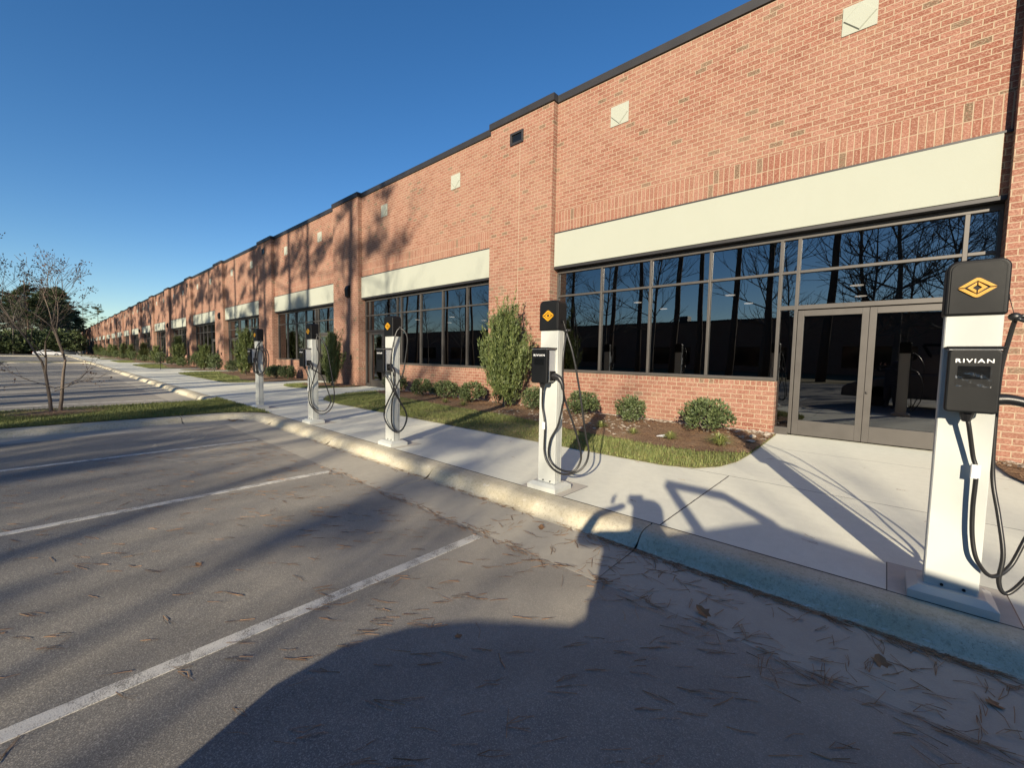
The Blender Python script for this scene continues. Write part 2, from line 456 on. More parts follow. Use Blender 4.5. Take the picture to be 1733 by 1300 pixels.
kb, gb = MB(), MB()
for i, r_ in enumerate(runs):
    for q in kerb_run(r_, 3.05, 2.27 if i == 0 else 1.0):
        kb.add(*sweep(q, KP)); gb.add(*sweep(q, GP))
tag(kb.build('kerb', M_['kerb'], smooth=True), kind='structure')
tag(gb.build('gutter', M_['gutter']), kind='structure')
# backing under the joints
b = MB()
b.box(-11.4, 19, 3.56, 3.77, -.3, -.12)
tag(b.build('kerb_bedding', M_['asphalt']), kind='structure')

# islands
lawnpolys = []
def poly_sheet(name, pts, z, mat):
    b = MB(); b.add([(p[0], p[1], z) for p in pts], [list(range(len(pts)))])
    return tag(b.build(name, mat), kind='structure')
def islpoly(xr, xl, y0=-9.0):
    return [(xr, y0)] + arc(xr+RC, YK-RC, RC, 180, 90)[0:] + [(xl-RC, YK)] + arc(xl-RC, YK-RC, RC, 90, 0) + [(xl, y0)]
for n_, (xr, xl) in enumerate(ISL):
    p = islpoly(xr, xl); poly_sheet('lawn', p, .012, M_['lawn']); lawnpolys.append(p) if n_ == 0 else None

# parking lines
b = MB()
def line(x, y0=-3.6, y1=2.68, wd=.098): b.box(x-wd/2, x+wd/2, y0, y1, -.2, -.146)
for x in (-2.79, -5.92, -9.04): line(x)
x = -18.75
while x > -73:
    line(x); x -= 3.12
x = -79.6
while x > -135: line(x); x -= 3.12
for x in (3.45, 6.6, 9.7): line(x)
tag(b.build('parking_lines', M_['paint']), kind='structure')

# scuff marks
b = MB()
def strip(pts, wd, z=-.1485):
    P = smooth_path([(x, y, z) for x, y in pts], 6); T = np.gradient(P, axis=0); T /= np.linalg.norm(T, axis=1)[:, None]
    N = np.stack([-T[:, 1], T[:, 0], T[:, 2]*0], 1); m = len(P)
    taper = np.sin(np.linspace(.15, math.pi-.15, m))[:, None]
    v = np.vstack([P-N*wd/2*taper, P+N*wd/2*taper])
    b.add(v, [(i, i+1, m+i+1, m+i) for i in range(m-1)])
for i in range(44):
    x0, y0 = rng.uniform(-11.2, -8.0), rng.uniform(1.0, 2.5); a = rng.choice([rng.uniform(.2, .9), rng.uniform(2.2, 2.9)]); L = rng.uniform(.35, 1.0)
    strip([(x0, y0), (x0+L*.5*math.cos(a), y0+L*.5*math.sin(a)+.05), (x0+L*math.cos(a), y0+L*math.sin(a))], rng.uniform(.04, .10), -.1482+i*.00012)
tag(b.build('scuff_marks', M_['scuff']), kind='stuff')

# footing patches under the chargers
b = MB()
POSTX = [.39, -2.915, -6.285, -9.49, -13.0]

# ------------------------------------------------------------------ building
bld = empty('brick_building', (0, 10.3, 0))
tag(bld, 'very long red brick building with cream sign bands and dark storefront glass', 'building')
def bpart(mb, name, mat, parent=None, **k):
    o = mb.build(name, mat, parent or bld, **k)
    if parent is None: o.matrix_parent_inverse = bld.matrix_world.inverted() if False else Matrix.Translation((0, -10.3, 0))
    return o
XR = 26.2
wall = MB(); WZ = 9.0
for k in range(-0, NB+1):
    x0 = L_(k); x1 = x0+OPW
    wall.box(x0, x1, 10.3, 10.6, 4.24, WZ)
    odd = k % 2 == 1
    if odd: wall.box(x0, x1-3.05+.03, 10.3, 10.6, -.2, 1.13)
    else: wall.box(x0+3.05-.03, x1, 10.3, 10.6, -.2, 1.13)
wall.box(L_(0)+OPW+2.57, XR, 10.3, 10.6, -.2, WZ)
wall.box(XEND+.02, XR-.02, 45.7, 46, -.2, WZ); wall.box(XEND+.02, XEND+.32, 10.71, 45.69, -.2, WZ); wall.box(XR-.32, XR-.02, 10.71, 45.69, -.2, WZ)
bpart(wall, 'wall', M_['brick'])
for k in range(0, NB+2):
    x1 = L_(k-1)-0 if False else L_(k)+OPW+2.57
    b = MB()
    pl, pr = L_(k)+OPW, L_(k)+OPW+2.57
    b.box(pl, pr, 10.1, 10.70, -.2, WZ)
    if k % 2 == 1 or k == 0 or True:
        # narrow control joint down the pier centre
        pass
    bpart(b, 'pier', M_['brick'])
b = MB()
for k in range(0, NB+2):
    pl, pr = L_(k)+OPW, L_(k)+OPW+2.57
    b.box(pl-.035, pr+.035, 10.045, 10.75, WZ, WZ+.20)
for k in range(0, NB+1):
    x0 = L_(k); b.box(x0+.035, x0+OPW-.035, 10.25, 10.72, WZ-.002, WZ+.197)
bpart(b, 'coping', M_['coping'])
b = MB(); b.box(XEND+.3, XR-.3, 10.71, 45.7, 8.3, 8.5); bpart(b, 'roof', M_['roof'])
# joints on piers
SEAL = plain('joint_sealant', (.33, .27, .20), .9)
for k in range(1, 14):
    b = MB(); c = L_(k)+OPW+1.285; b.box(c-.006, c+.006, 10.0975, 10.11, .05, 8.15); bpart(b, 'control_joint', SEAL)
# interior shell
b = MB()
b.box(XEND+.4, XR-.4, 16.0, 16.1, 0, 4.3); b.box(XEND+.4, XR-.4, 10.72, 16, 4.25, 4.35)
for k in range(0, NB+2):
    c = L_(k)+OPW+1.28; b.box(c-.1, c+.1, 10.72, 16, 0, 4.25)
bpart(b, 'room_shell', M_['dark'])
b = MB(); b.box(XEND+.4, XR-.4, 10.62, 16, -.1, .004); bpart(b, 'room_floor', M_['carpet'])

YG = 10.52
def bars_box(m, x0, x1, z0, z1, y0=10.46, y1=10.58): m.box(x0, x1, y0, y1, z0, z1)
protos = {}
def storefront(k):
    x0 = L_(k); odd = k % 2 == 1
    lx = lambda s_: (x0+OPW-s_) if odd else (x0+s_)      # s from the door side
    def B(m, s0, s1, z0, z1, y0=10.46, y1=10.58):
        a, c = sorted((lx(s0), lx(s1))); m.box(a, c, y0, y1, z0, z1)
    sb = MB(); sb.box(x0+.02, x0+OPW-.10, 10.255, 10.32, 4.27, 5.235)
    sg = bpart(sb, 'sign_band', M_['stucco'], bevel=.006)
    tb = MB(); tb.box(x0+.004, x0+OPW-.004, 10.265, 10.33, 5.24, 5.275); tb.box(x0+.004, x0+OPW-.004, 10.27, 10.6, 4.20, 4.262)
    bpart(tb, 'sign_trim', M_['coping'])
    if k > 15: detail = 0
    else: detail = 1
    wf = MB(); d = .055
    B(wf, .0, OPW, 4.09, 4.19)                                   # head
    B(wf, 3.05, OPW, 1.14, 1.21, 10.42, 10.60)                    # sill
    B(wf, 0, .05, .04, 4.09); B(wf, OPW-.05, OPW, 1.21, 4.09)
    for s_ in (.37, 2.72, 3.03): B(wf, s_, s_+.06, .04, 4.09)
    for s_ in (4.48, 5.93, 7.36): B(wf, s_-.028, s_+.028, 1.21, 4.09)
    # transoms, cut between the verticals
    V = [(.43, 2.72), (2.78, 3.03), (3.09, 4.452), (4.508, 5.902), (5.958, 7.332), (7.388, OPW-.05), (.05, .37)]
    for (a, c) in V: B(wf, a, c, 3.39, 3.445, 10.463, 10.577)
    for (a, c) in ((.43, 2.72), (2.78, 3.03), (.05, .37)): B(wf, a, c, 2.64, 2.73, 10.463, 10.577)
    for (a, c) in ((2.78, 3.03), (.05, .37)): B(wf, a, c, .0, .16, 10.463, 10.577)
    wi = bpart(wf, 'storefront_window', M_['bronze'], bevel=.004 if detail and k < 4 else 0)
    g = MB()
    for (a, c) in V:
        z0 = 1.21 if c > 3.05 else .16
        rows = [(z0, 3.39), (3.445, 4.09)] if c > 3.05 else [(z0 if c != 2.72 else 2.73, 2.64 if c != 2.72 else 3.39), (3.445, 4.09)]
        if c <= 3.05 and c != 2.72: rows.append((2.73, 3.39))
        for (za, zb) in rows:
            p, q = sorted((lx(a), lx(c))); g.add([(p, YG, za), (q, YG, za), (q, YG, zb), (p, YG, zb)], [(0, 1, 2, 3)])
    go = g.build('pane', M_['glass'], wi)
    for j, (a, c) in enumerate(((.44, 1.572), (1.578, 2.71))):
        dm = MB(); st = .105
        B(dm, a, a+st, .03, 2.62, 10.475, 10.565); B(dm, c-st, c, .03, 2.62, 10.475, 10.565)
        B(dm, a+st, c-st, .03, .34, 10.475, 10.565); B(dm, a+st, c-st, 2.50, 2.62, 10.475, 10.565)
        do = bpart(dm, 'door', M_['bronze'], bevel=.004 if k < 4 else 0)
        g = MB(); p, q = sorted((lx(a+st), lx(c-st))); g.add([(p, YG, .34), (q, YG, .34), (q, YG, 2.5), (p, YG, 2.5)], [(0, 1, 2, 3)])
        g.build('pane', M_['glass'], do)
        if k < 5 and j == 0:
            h = MB(); cx = lx(c-.05 if j == 0 else a+.05)
            h.tube([(cx, 10.43, 1.0), (cx, 10.47, 1.0)], .022, 10)
            h.build('lock', M_['bronze'], do)
for k in range(0, NB+1): storefront(k)
# square stone tiles with a raised diamond
for k in range(0, NB+1):
    c = L_(k)+OPW/2
    for off in (-2.43, 2.43):
        x = c+off; z = 7.97; h = .255
        b = MB(); b.box(x-h, x+h, 10.285, 10.31, z-h, z+h)
        d = h-.008
        v = [(x-d, 10.283, z), (x, 10.283, z-d), (x+d, 10.283, z), (x, 10.283, z+d)]
        w4 = [(x-d+.02, 10.262, z), (x, 10.262, z-d+.02), (x+d-.02, 10.262, z), (x, 10.262, z+d-.02)]
        b.add(v+w4, [(0, 1, 5, 4), (1, 2, 6, 5), (2, 3, 7, 6), (3, 0, 4, 7), (4, 5, 6, 7)])
        bpart(b, 'stone_tile', M_['stucco'])
# wall vents and wall lamps on alternate piers
def pierc(k): return L_(k)-1.285          # pier left of bay k
for k in range(1, NB, 1):
    x = pierc(k)
    if k % 2 == 1:
        b = MB(); a = .27; x -= .13
        for q in ((x-a, x+a, 8.60-.07, 8.60), (x-a, x+a, 8.22, 8.29)): b.box(q[0], q[1], 10.06, 10.12, q[2], q[3])
        b.box(x-a, x-a+.07, 10.06, 10.12, 8.29, 8.53); b.box(x+a-.07, x+a, 10.06, 10.12, 8.29, 8.53)
        o = bpart(b, 'overflow_scupper', M_['coping'], bevel=.006 if k < 4 else 0)
        b = MB(); b.box(x-a+.07, x+a-.07, 10.094, 10.098, 8.29, 8.53); b.build('opening', M_['screen'], o)
    else:
        b = MB(); zz = 4.62
        b.prism([(10.1, zz-.28), (9.98, zz-.22), (9.94, zz+.12), (10.02, zz+.30), (10.1, zz+.30)], x-.16+.35, x+.16+.35, 'x')
        bpart(b, 'wall_lamp', M_['black'], bevel=.02)
        b = MB(); b.box(x+.50, x+.62, 10.05, 10.1, 1.28, 1.52); bpart(b, 'keypad', M_['black'], bevel=.01)

# ------------------------------------------------------------------ chargers
def rrect(x0, x1, z0, z1, r, corners=(1, 1, 1, 1), n=6):
    """CCW, corners BL BR TR TL"""
    out = []
    for (cx, cz, a0, on) in ((x0, z0, 180, corners[0]), (x1, z0, 270, corners[1]), (x1, z1, 0, corners[2]), (x0, z1, 90, corners[3])):
        sx = 1 if cx == x0 else -1; sz = 1 if cz == z0 else -1
        if on:
            for i in range(n+1):
                a = math.radians(a0+90*i/n); out.append((cx+sx*r+r*math.cos(a), cz+sz*r+r*math.sin(a)))
        else: out.append((cx, cz))
    return out
tc = bpy.data.curves.new('txt', 'FONT'); tc.body = 'RIVIAN'; tc.size = .045; tc.extrude = .0009; tc.align_x = 'CENTER'; tc.space_character = 1.22; tc.offset = .0006
to = bpy.data.objects.new('txt', tc); COL.objects.link(to)
bpy.context.view_layer.update()
txt_me = bpy.data.meshes.new_from_object(to.evaluated_get(bpy.context.evaluated_depsgraph_get()))
bpy.data.objects.remove(to); txt_me.materials.clear(); txt_me.materials.append(M_['letter'])
txt_me.transform(Matrix.Rotation(math.pi/2, 4, 'X') @ Matrix.Diagonal((.97, .72, 1, 1)))

def make_charger():
    r = empty('charging_station')
    f = -.07                                   # front plane, local y (centre of the post at Y 3.95)
    bm_ = MB(); bm_.prism([(-.205, -.165), (.205, -.165), (.205, .165), (-.205, .165)], 0.002, .055, 'z')
    # bevelled upper lip
    v = [(-.205,-.165,.055),(.205,-.165,.055),(.205,.165,.055),(-.205,.165,.055),(-.155,-.115,.088),(.155,-.115,.088),(.155,.115,.088),(-.155,.115,.088)]
    bm_.add(v, [(0,1,5,4),(1,2,6,5),(2,3,7,6),(3,0,4,7),(4,5,6,7)])
    bm_.build('base_plate', M_['white'], r, bevel=.004)
    # extruded post with channel grooves near the corners
    x, y = .125, .065; g = .012
    prof = []
    def side(p, q, nrm):   # a side with a groove near each end
        P, Q = np.array(p), np.array(q); L = np.linalg.norm(Q-P); T = (Q-P)/L; N = np.array(nrm)
        for s_, dpt in ((.014, 0), (.016, g), (.024, g), (.026, 0), (L-.026, 0), (L-.024, g), (L-.016, g), (L-.014, 0)):
            prof.append(tuple(P+T*s_-N*dpt))
    prof.append((-x+.006, -y)); prof.append((x-.006, -y))
    prof.append((x, -y+.006)); side((x, -y+.006), (x, y-.006), (1, 0)); prof.append((x, y-.006))
    prof.append((x-.006, y)); side((x-.006, y), (-x+.006, y), (0, 1)); prof.append((-x+.006, y))
    prof.append((-x, y-.006)); side((-x, y-.006), (-x, -y+.006), (-1, 0)); prof.append((-x, -y+.006))
    pm = MB(); pm.prism(prof, .085, 1.862, 'z'); pm.build('post', M_['white'], r)
    sc = MB()
    for sx in (-.04, .06): sc.tube([(sx, f-.004, .105), (sx, f+.01, .105)], .009, 8)
    sc.build('bolt', M_['black'], r)
    hd = MB(); hd.prism(rrect(-.136, .136, 1.862, 2.205, .055, (0, 0, 1, 1)), -.085, .085, 'y')
    h = hd.build('head', M_['black'], r, bevel=.014, seg=3)
    fp = MB(); fp.prism(rrect(-.116, .116, 1.872, 2.188, .045, (0, 0, 1, 1)), -.0895, -.084, 'y'); fp.build('face_plate', M_['face'], h, bevel=.003)
    # four-part emblem: rhombus frame split at its sides, inner pair split top and bottom
    em = MB(); cz = 2.03; A, Bh = .081, .064; ey0, ey1 = -.099, -.0895
    def rh(s_): return A*s_, Bh*s_
    for sg in (1, -1):
        a1, b1 = rh(1.0); a2, b2 = rh(.66); gp = .0035
        tr = .16
        out = [(-a1, sg*gp), (-a1*tr*1.1, sg*(b1*(1-tr*.9))), (-a1*tr*.4, sg*(b1*(1-tr*.45))), (a1*tr*.4, sg*(b1*(1-tr*.45))), (a1*tr*1.1, sg*(b1*(1-tr*.9))), (a1, sg*gp)]
        inn = [(a2*1.02, sg*gp), (0.0, sg*b2), (-a2*1.02, sg*gp)]
        pl_ = out+inn
        top = out; n_o = len(out)
        # build as quads: fan between inner and outer
        O = out; I = [(-a2*1.02, sg*gp), (-a2*.12, sg*b2*.9), (-a2*.04, sg*b2*.98), (a2*.04, sg*b2*.98), (a2*.12, sg*b2*.9), (a2*1.02, sg*gp)]
        for i in range(5):
            q = [O[i], O[i+1], I[i+1], I[i]]
            if sg > 0: q = q[::-1]
            em.prism([(p[0], p[1]+cz) for p in q], ey0, ey1, 'y')
        a1, b1 = rh(.53); a2, b2 = rh(.25)
        q1 = [(sg*.003, b1), (sg*a1, 0), (sg*a2, 0), (sg*.003, b2)]
        q2 = [(sg*a1, 0), (sg*.003, -b1), (sg*.003, -b2), (sg*a2, 0)]
        for q in (q1, q2):
            if sg > 0: q = q[::-1]
            em.prism([(p[0], p[1]+cz) for p in q], ey0, ey1, 'y')
    em.build('emblem', M_['gold'], h)
    # wall box
    hs = MB(); hs.prism(rrect(-.098, .098, 1.275, 1.638, .02), -.20, f-.0, 'y'); hs.build('housing', M_['hgrey'], r, bevel=.006)
    bx = MB(); bx.prism(rrect(-.112, .112, 1.262, 1.646, .022), -.245, -.20, 'y'); bo = bx.build('charger_box', M_['face'], r, bevel=.012, seg=3)
    cv = MB(); cv.box(-.122, .122, -.262, f, 1.652, 1.664); cv.build('rain_cover', M_['black'], bo, bevel=.004)
    cv = MB(); cv.box(-.108, .108, -.240, f-.002, 1.642, 1.652); cv.build('cover_trim', M_['trim'], bo)
    s_ = MB(); s_.prism(rrect(-.066, .066, 1.468, 1.545, .006), -.2475, -.244, 'y'); s_.build('screen', M_['screen'], bo)
    tx = bpy.data.objects.new('lettering', txt_me); COL.objects.link(tx); tx.parent = bo; tx.location = (0, -.2462, 1.566)
    # bottom gland and side dock
    g_ = MB(); g_.tube([(-.005, -.17, 1.262), (-.005, -.165, 1.235), (-.005, -.16, 1.205)], [.035, .03, .02], 12); g_.build('cable_gland', M_['rubber'], r)
    d_ = MB(); d_.box(.098, .118, -.175, -.085, 1.29, 1.40); d_.build('dock', M_['black'], r, bevel=.005)
    pg = MB(); pg.tube(smooth_path([(.105, -.13, 1.345), (.15, -.125, 1.345), (.20, -.12, 1.318), (.232, -.115, 1.262), (.243, -.112, 1.20)], 5), [*np.linspace(.036, .030, 9), *np.linspace(.030, .019, 12)], 12)
    pg.build('plug', M_['rubber'], r, smooth=True)
    # retractor cord port on the head
    rp = MB(); rp.tube([(.130, 0, 1.97), (.146, 0, 1.97)], .02, 12); rp.build('retractor_port', M_['black'], h)
    return r
proto = make_charger()
CAB = {
 0: dict(A=[(0.0,-.16,1.22),(.01,-.16,1.17),(.04,-.13,.99),(.06,-.13,.89),(.06,-.12,.66),(.07,-.12,.47),(.10,-.12,.33),(.17,-.07,.24),(.25,.01,.30),(.31,.07,.47),(.37,.13,.64),(.43,.19,.97),(.42,.18,1.45),(.30,.04,1.76),(.18,-.02,1.84)],
         B=[(.335,-.10,1.25),(.40,-.06,1.10),(.45,0,.8),(.41,.05,.48),(.31,.0,.24),(.24,-.03,.14),(.205,-.04,.21),(.215,-.02,.38),(.19,.03,.6),(.16,.09,.82),(.15,.10,1.1),(.15,.09,1.5),(.17,.04,1.75),(.18,.01,1.84)], lab=(.05, -.13, .90), clip=(.175, 0, 1.85)),
 1: dict(A=[(0.0,-.16,1.22),(-.02,-.14,1.10),(-.03,-.12,.97),(.01,-.12,.77),(.01,-.12,.46),(.09,-.12,.31),(.20,-.04,.22),(.31,.07,.23),(.39,.15,.32),(.42,.18,.48),(.39,.15,.68),(.33,.09,1.19),(.27,.03,1.59),(.19,-.0,1.85)],
         B=[(.243,-.112,1.21),(.24,-.09,1.10),(.21,-.07,.99),(.17,-.09,.78),(.10,-.13,.61),(.08,-.13,.43),(.14,-.12,.33),(.22,-.04,.26),(.31,.05,.255),(.36,.10,.36),(.36,.10,.5),(.30,.04,.78),(.22,-.04,1.09),(.20,-.06,1.32),(.20,-.06,1.59),(.19,.01,1.84)], lab=(.0, -.125, .77), clip=(.185, 0, 1.86)),
 2: dict(A=[(0.0,-.16,1.22),(.07,-.14,1.15),(.13,-.12,1.06),(.16,-.10,.97),(.19,-.05,.87),(.24,0,.75),(.30,.06,.6),(.31,.07,.47),(.27,.03,.31),(.21,-.03,.26),(.15,-.09,.34),(.14,-.11,.49),(.15,-.10,.78),(.20,-.04,1.04),(.27,.03,1.26),(.30,.06,1.52),(.32,.08,1.8),(.29,.05,1.94),(.23,.0,2.0)],
         B=[(.243,-.112,1.21),(.23,-.10,1.10),(.19,-.10,1.0),(.15,-.11,.9),(.07,-.13,.77),(-.05,-.13,.57),(-.02,-.13,.44),(.13,-.12,.31),(.22,-.04,.25),(.30,.04,.36),(.32,.07,.55),(.24,-.01,.78),(.17,-.09,1.03),(.14,-.12,1.20),(.15,-.12,1.51),(.17,-.08,1.78),(.19,-.04,1.94),(.22,-.0,2.0)], lab=None, clip=(.222, 0, 2.005)),
 3: dict(A=[(0.0,-.16,1.22),(.06,-.14,1.1),(.12,-.12,.95),(.09,-.13,.65),(.12,-.13,.47),(.18,-.06,.32),(.25,.01,.24),(.32,.08,.23),(.41,.17,.3),(.47,.23,.45),(.49,.25,.68),(.47,.23,.96),(.43,.19,1.31),(.39,.15,1.62),(.31,.08,1.85),(.23,.0,1.95)],
         B=[(.243,-.112,1.21),(.30,.04,1.10),(.34,.10,.95),(.40,.17,.68),(.43,.20,.51),(.38,.14,.34),(.31,.07,.29),(.22,-.03,.32),(.15,-.10,.47),(.14,-.11,.76),(.19,-.06,1.01),(.28,.03,1.47),(.25,-.01,1.68),(.22,-.0,1.95)], lab=(.09, -.13, .78), clip=(.225, 0, 1.96)),
 4: dict(A=[(0.0,-.16,1.22),(.03,-.14,1.10),(.08,-.12,1.03),(.17,-.07,.98),(.25,.01,1.01),(.29,.05,1.22),(.28,.04,1.48),(.22,-.02,1.63),(.15,-.09,1.66),(.26,.02,1.68),(.33,.09,1.62),(.37,.13,1.43),(.35,.11,1.15),(.27,.03,.95),(.18,-.06,.93),(.14,-.11,1.05),(.16,-.12,1.4),(.17,-.1,1.7),(.19,.0,1.86)],
         B=[(.243,-.112,1.21),(.22,-.10,1.08),(.16,-.11,.99),(.10,-.17,1.05),(.14,-.15,1.35),(.19,-.12,1.6),(.24,-.02,1.72),(.30,.05,1.6),(.33,.08,1.3),(.28,.02,1.02),(.2,-.06,.97),(.16,-.10,1.15),(.17,-.08,1.5),(.18,-.02,1.84)], lab=None, clip=(.185, 0, 1.87)),
}
# the nearest post's plug reaches straight out to the right
for ch in list(proto.children):
    if ch.name.startswith('plug') and ch.parent == proto:
        q_ = MB(); q_.tube(smooth_path([(.105, -.13, 1.345), (.16, -.125, 1.35), (.23, -.12, 1.335), (.30, -.11, 1.30), (.335, -.10, 1.25)], 5), [*np.linspace(.036, .028, 12), *np.linspace(.028, .019, 9)], 12)
        PLUG5 = q_.mesh('plug', M_['rubber'], True); PLUGOBJ = ch
CL = ['nearest white charging post, in front of the glass doors, clear film over its screen',
      'second white charging post from the right, cable hanging in one long slim loop',
      'middle white charging post of the five, its cable crossed into a figure eight',
      'fourth white charging post from the right, cable in one wide round loop',
      'farthest white charging post by the grass island corner, cable coiled tightly round its box']
CH = [proto]+[copy_tree(proto) for _ in range(4)]
for i, px in enumerate(POSTX):
    o = CH[i]
    o.location = (px, 3.95, 0); tag(o, CL[i], 'charging station', 'charging stations along the kerb')
    if i == 0: PLUGOBJ.data = PLUG5
    cc = CAB[i]; m = MB()
    for key in 'AB': m.tube(smooth_path(cc[key], 8), .0118, 10)
    m.build('cable', M_['rubber'], o, smooth=True)
    m = MB(); cp = cc['clip']; m.sphere(cp, (.03, .022, .026), 10, 6); m.tube([(cp[0]+.01, cp[1], cp[2]), (cp[0]+.055, cp[1]+.01, cp[2]+.004)], .014, 8)
    cl = m.build('cable_clip', M_['rubber'], o, smooth=True)
    m = MB(); m.tube([(.146, 0, 1.97), (cp[0]-.005, cp[1], cp[2]+.02)], .002, 5); m.build('cord', M_['rubber'], cl)
    if cc['lab']:
        l = cc['lab']; m = MB(); m.box(l[0]-.012, l[0]+.026, l[1]-.0185, l[1]-.0155, l[2]-.045, l[2]+.038)
        m.box(l[0]-.0145, l[0]+.0145, l[1]-.015, l[1]+.015, l[2]-.05, l[2]+.036)
        m.build('cable_label', M_['label'], o)
# protective film on the nearest screen
flm = NT('clear_film'); gl = flm.n('BsdfGlossy'); gl.inputs['Roughness'].default_value = .12
tr = flm.n('BsdfTransparent'); mx_ = flm.n('MixShader'); mx_.inputs[0].default_value = .10
flm.l(tr.outputs[0], mx_.inputs[1]); flm.l(gl.outputs[0], mx_.inputs[2]); flm.l(mx_.outputs[0], flm.out.inputs[0])
m = MB(); nx, nz = 14, 10; v = []
for j in range(nz+1):
    for i in range(nx+1):
        v.append((-.074+.148*i/nx, -.2485-abs(.006*math.sin(i*1.3+j*.5)*math.cos(j*.9+i*.3))*(1 if j < 6 else .3), 1.42+.135*j/nz))
m.add(v, [(j*(nx+1)+i, j*(nx+1)+i+1, (j+1)*(nx+1)+i+1, (j+1)*(nx+1)+i) for j in range(nz) for i in range(nx)])
m.build('protective_film', flm.m, proto, smooth=True)
b = MB()
for px in POSTX:
    b.box(px-.30, px+.30, 3.792, 4.33, -.05, .0015)
tag(b.build('concrete_footings', concrete('footing_concrete', (.46, .43, .37), (.55, .52, .45), False)), kind='structure')
b = MB()
for px in POSTX:
    for q in ((px-.306, px-.30, 3.79, 4.336), (px+.30, px+.306, 3.79, 4.336), (px-.3, px+.3, 4.33, 4.336)): b.box(q[0], q[1], q[2], q[3], -.05, .001)
tag(b.build('footing_joints', M_['rubber']), kind='structure')

# lit ceiling pendants faintly visible through the tinted glass
LM = NT('lit_lamp'); LM.b.inputs['Emission Color'].default_value = (1, .93, .8, 1); LM.b.inputs['Emission Strength'].default_value = 1.3
def pendant():
    e = empty('pendant_lamp'); m = MB(); m.tube([(0, 0, .12), (0, 0, .95)], .008, 6); m.build('rod', M_['black'], e)
    m = MB(); m.tube([(0, 0, 0), (0, 0, .06), (0, 0, .12)], [.15, .12, .04], 16); m.build('lamp_shade', M_['hgrey'], e)
    m = MB(); m.tube([(0, 0, -.012), (0, 0, -.002)], .12, 16); m.build('diffuser', LM.m, e); return e
pp = pendant(); first = True
for bx, nm in ((-3.2, 'nearest storefront'), (-14.6, 'second storefront from the right')):
    for i in range(3):
        for j in range(2):
            o = pp if first else copy_tree(pp); first = False
            o.location = (bx-2.6+2.6*i, 12.2+2.0*j, 3.3)
            tag(o, '%s pendant lamp of three in the %s row inside the %s' % (('left', 'middle', 'right')[i], ('front', 'back')[j], nm), 'lamp', 'pendant lamps behind the storefront glass')

# ------------------------------------------------------------------ beds
SH = 2*BAYP
BED = [(-1.66, 10.29), (-1.62, 9.0), (-1.6, 7.6), (-1.62, 7.0), (-1.72, 6.5), (-1.95, 6.14), (-2.35, 5.97), (-3.0, 5.95), (-7, 5.96), (-12.6, 5.97), (-14.0, 6.15), (-15.1, 6.8), (-15.7, 7.8), (-15.95, 9.0), (-15.98, 10.29)]
BMUL = [(-1.66, 10.29), (-1.63, 9.0), (-1.63, 7.75), (-2.3, 7.25), (-3.2, 7.2), (-4.4, 7.3), (-6, 7.7), (-7.6, 8.05), (-9.7, 8.05), (-11.6, 8.3), (-13.4, 8.5), (-15.0, 8.8), (-15.9, 9.2), (-15.98, 10.29)]
PBED = [(-18.75, 10.09), (-18.75, 8.6), (-19.0, 7.8), (-19.6, 7.45), (-20.4, 7.35), (-21.2, 7.45), (-21.8, 7.8), (-22.1, 8.6), (-22.1, 10.09)]
PBM = [(-18.77, 10.09), (-18.77, 8.9), (-19.4, 8.3), (-20.4, 8.1), (-21.4, 8.3), (-22.08, 8.9), (-22.08, 10.09)]
def shp(P, s_): return [(x+s_, y) for x, y in P]
# curving wedge of the bed to the right of the first doors
PBR = [(1.34, 10.09), (1.34, 9.55), (1.36, 8.9), (1.55, 8.0), (2.1, 7.5), (2.9, 7.4), (3.5, 7.8), (3.75, 8.6), (3.8, 10.09)]
beds = []
for n_ in range(0, 10):
    poly_sheet('lawn', shp(BED, -SH*n_)[::-1], .014, M_['lawn']); poly_sheet('mulch_bed', shp(BMUL, -SH*n_)[::-1], .030, M_['mulch'])
    poly_sheet('lawn', shp(PBED, -SH*n_)[::-1], .014, M_['lawn']); poly_sheet('mulch_bed', shp(PBM, -SH*n_)[::-1], .030, M_['mulch'])
poly_sheet('mulch_bed', PBR[::-1], .030, M_['mulch'])

def inpoly(P, poly):
    x, y = P[:, 0], P[:, 1]; c = np.zeros(len(P), bool); n = len(poly)
    for i in range(n):
        x1, y1 = poly[i]; x2, y2 = poly[(i+1) % n]
        if y1 == y2: continue
        k = ((y1 > y) != (y2 > y)) & (x < (x2-x1)*(y-y1)/(y2-y1)+x1); c ^= k
    return c
def scatter(poly, n, excl=None):
    a = np.array(poly); lo, hi = a.min(0), a.max(0)
    P = rng.uniform(lo, hi, (int(n*1.5), 2)); m = inpoly(P, poly)
    if excl: m &= ~inpoly(P, excl)
    return P[m][:n]
def blades(P, z, h0, h1, wd, lean=.5):
    n = len(P); a = rng.uniform(0, 2*np.pi, n); h = rng.uniform(h0, h1, n); l = rng.uniform(0, lean, n)*h; b_ = rng.uniform(0, 2*np.pi, n)
    base = np.c_[P, np.full(n, z)]; dx = np.c_[np.cos(a), np.sin(a), np.zeros(n)]*wd/2
    tip = base+np.c_[np.cos(b_)*l, np.sin(b_)*l, h]
    return np.stack([base-dx, base+dx, tip], 1).reshape(-1, 3)
def vnoise(P, s_):
    return np.sin(P[:, 0]*s_+1.3*np.sin(P[:, 1]*s_*.7))*np.cos(P[:, 1]*s_*1.1+.8*np.sin(P[:, 0]*s_*.6))
V = []
P = scatter(BED, 60000, BMUL); keep = vnoise(P, 1.9)+rng.uniform(-.6, .6, len(P)) > -.55
hx = (np.abs(P[:, 0]+5.6) < 1.1) & (P[:, 1] < 7.4) & (rng.uniform(0, 1, len(P)) < .8); P = P[keep & ~hx]
V.append(blades(P, .014, .03, .085, .012))
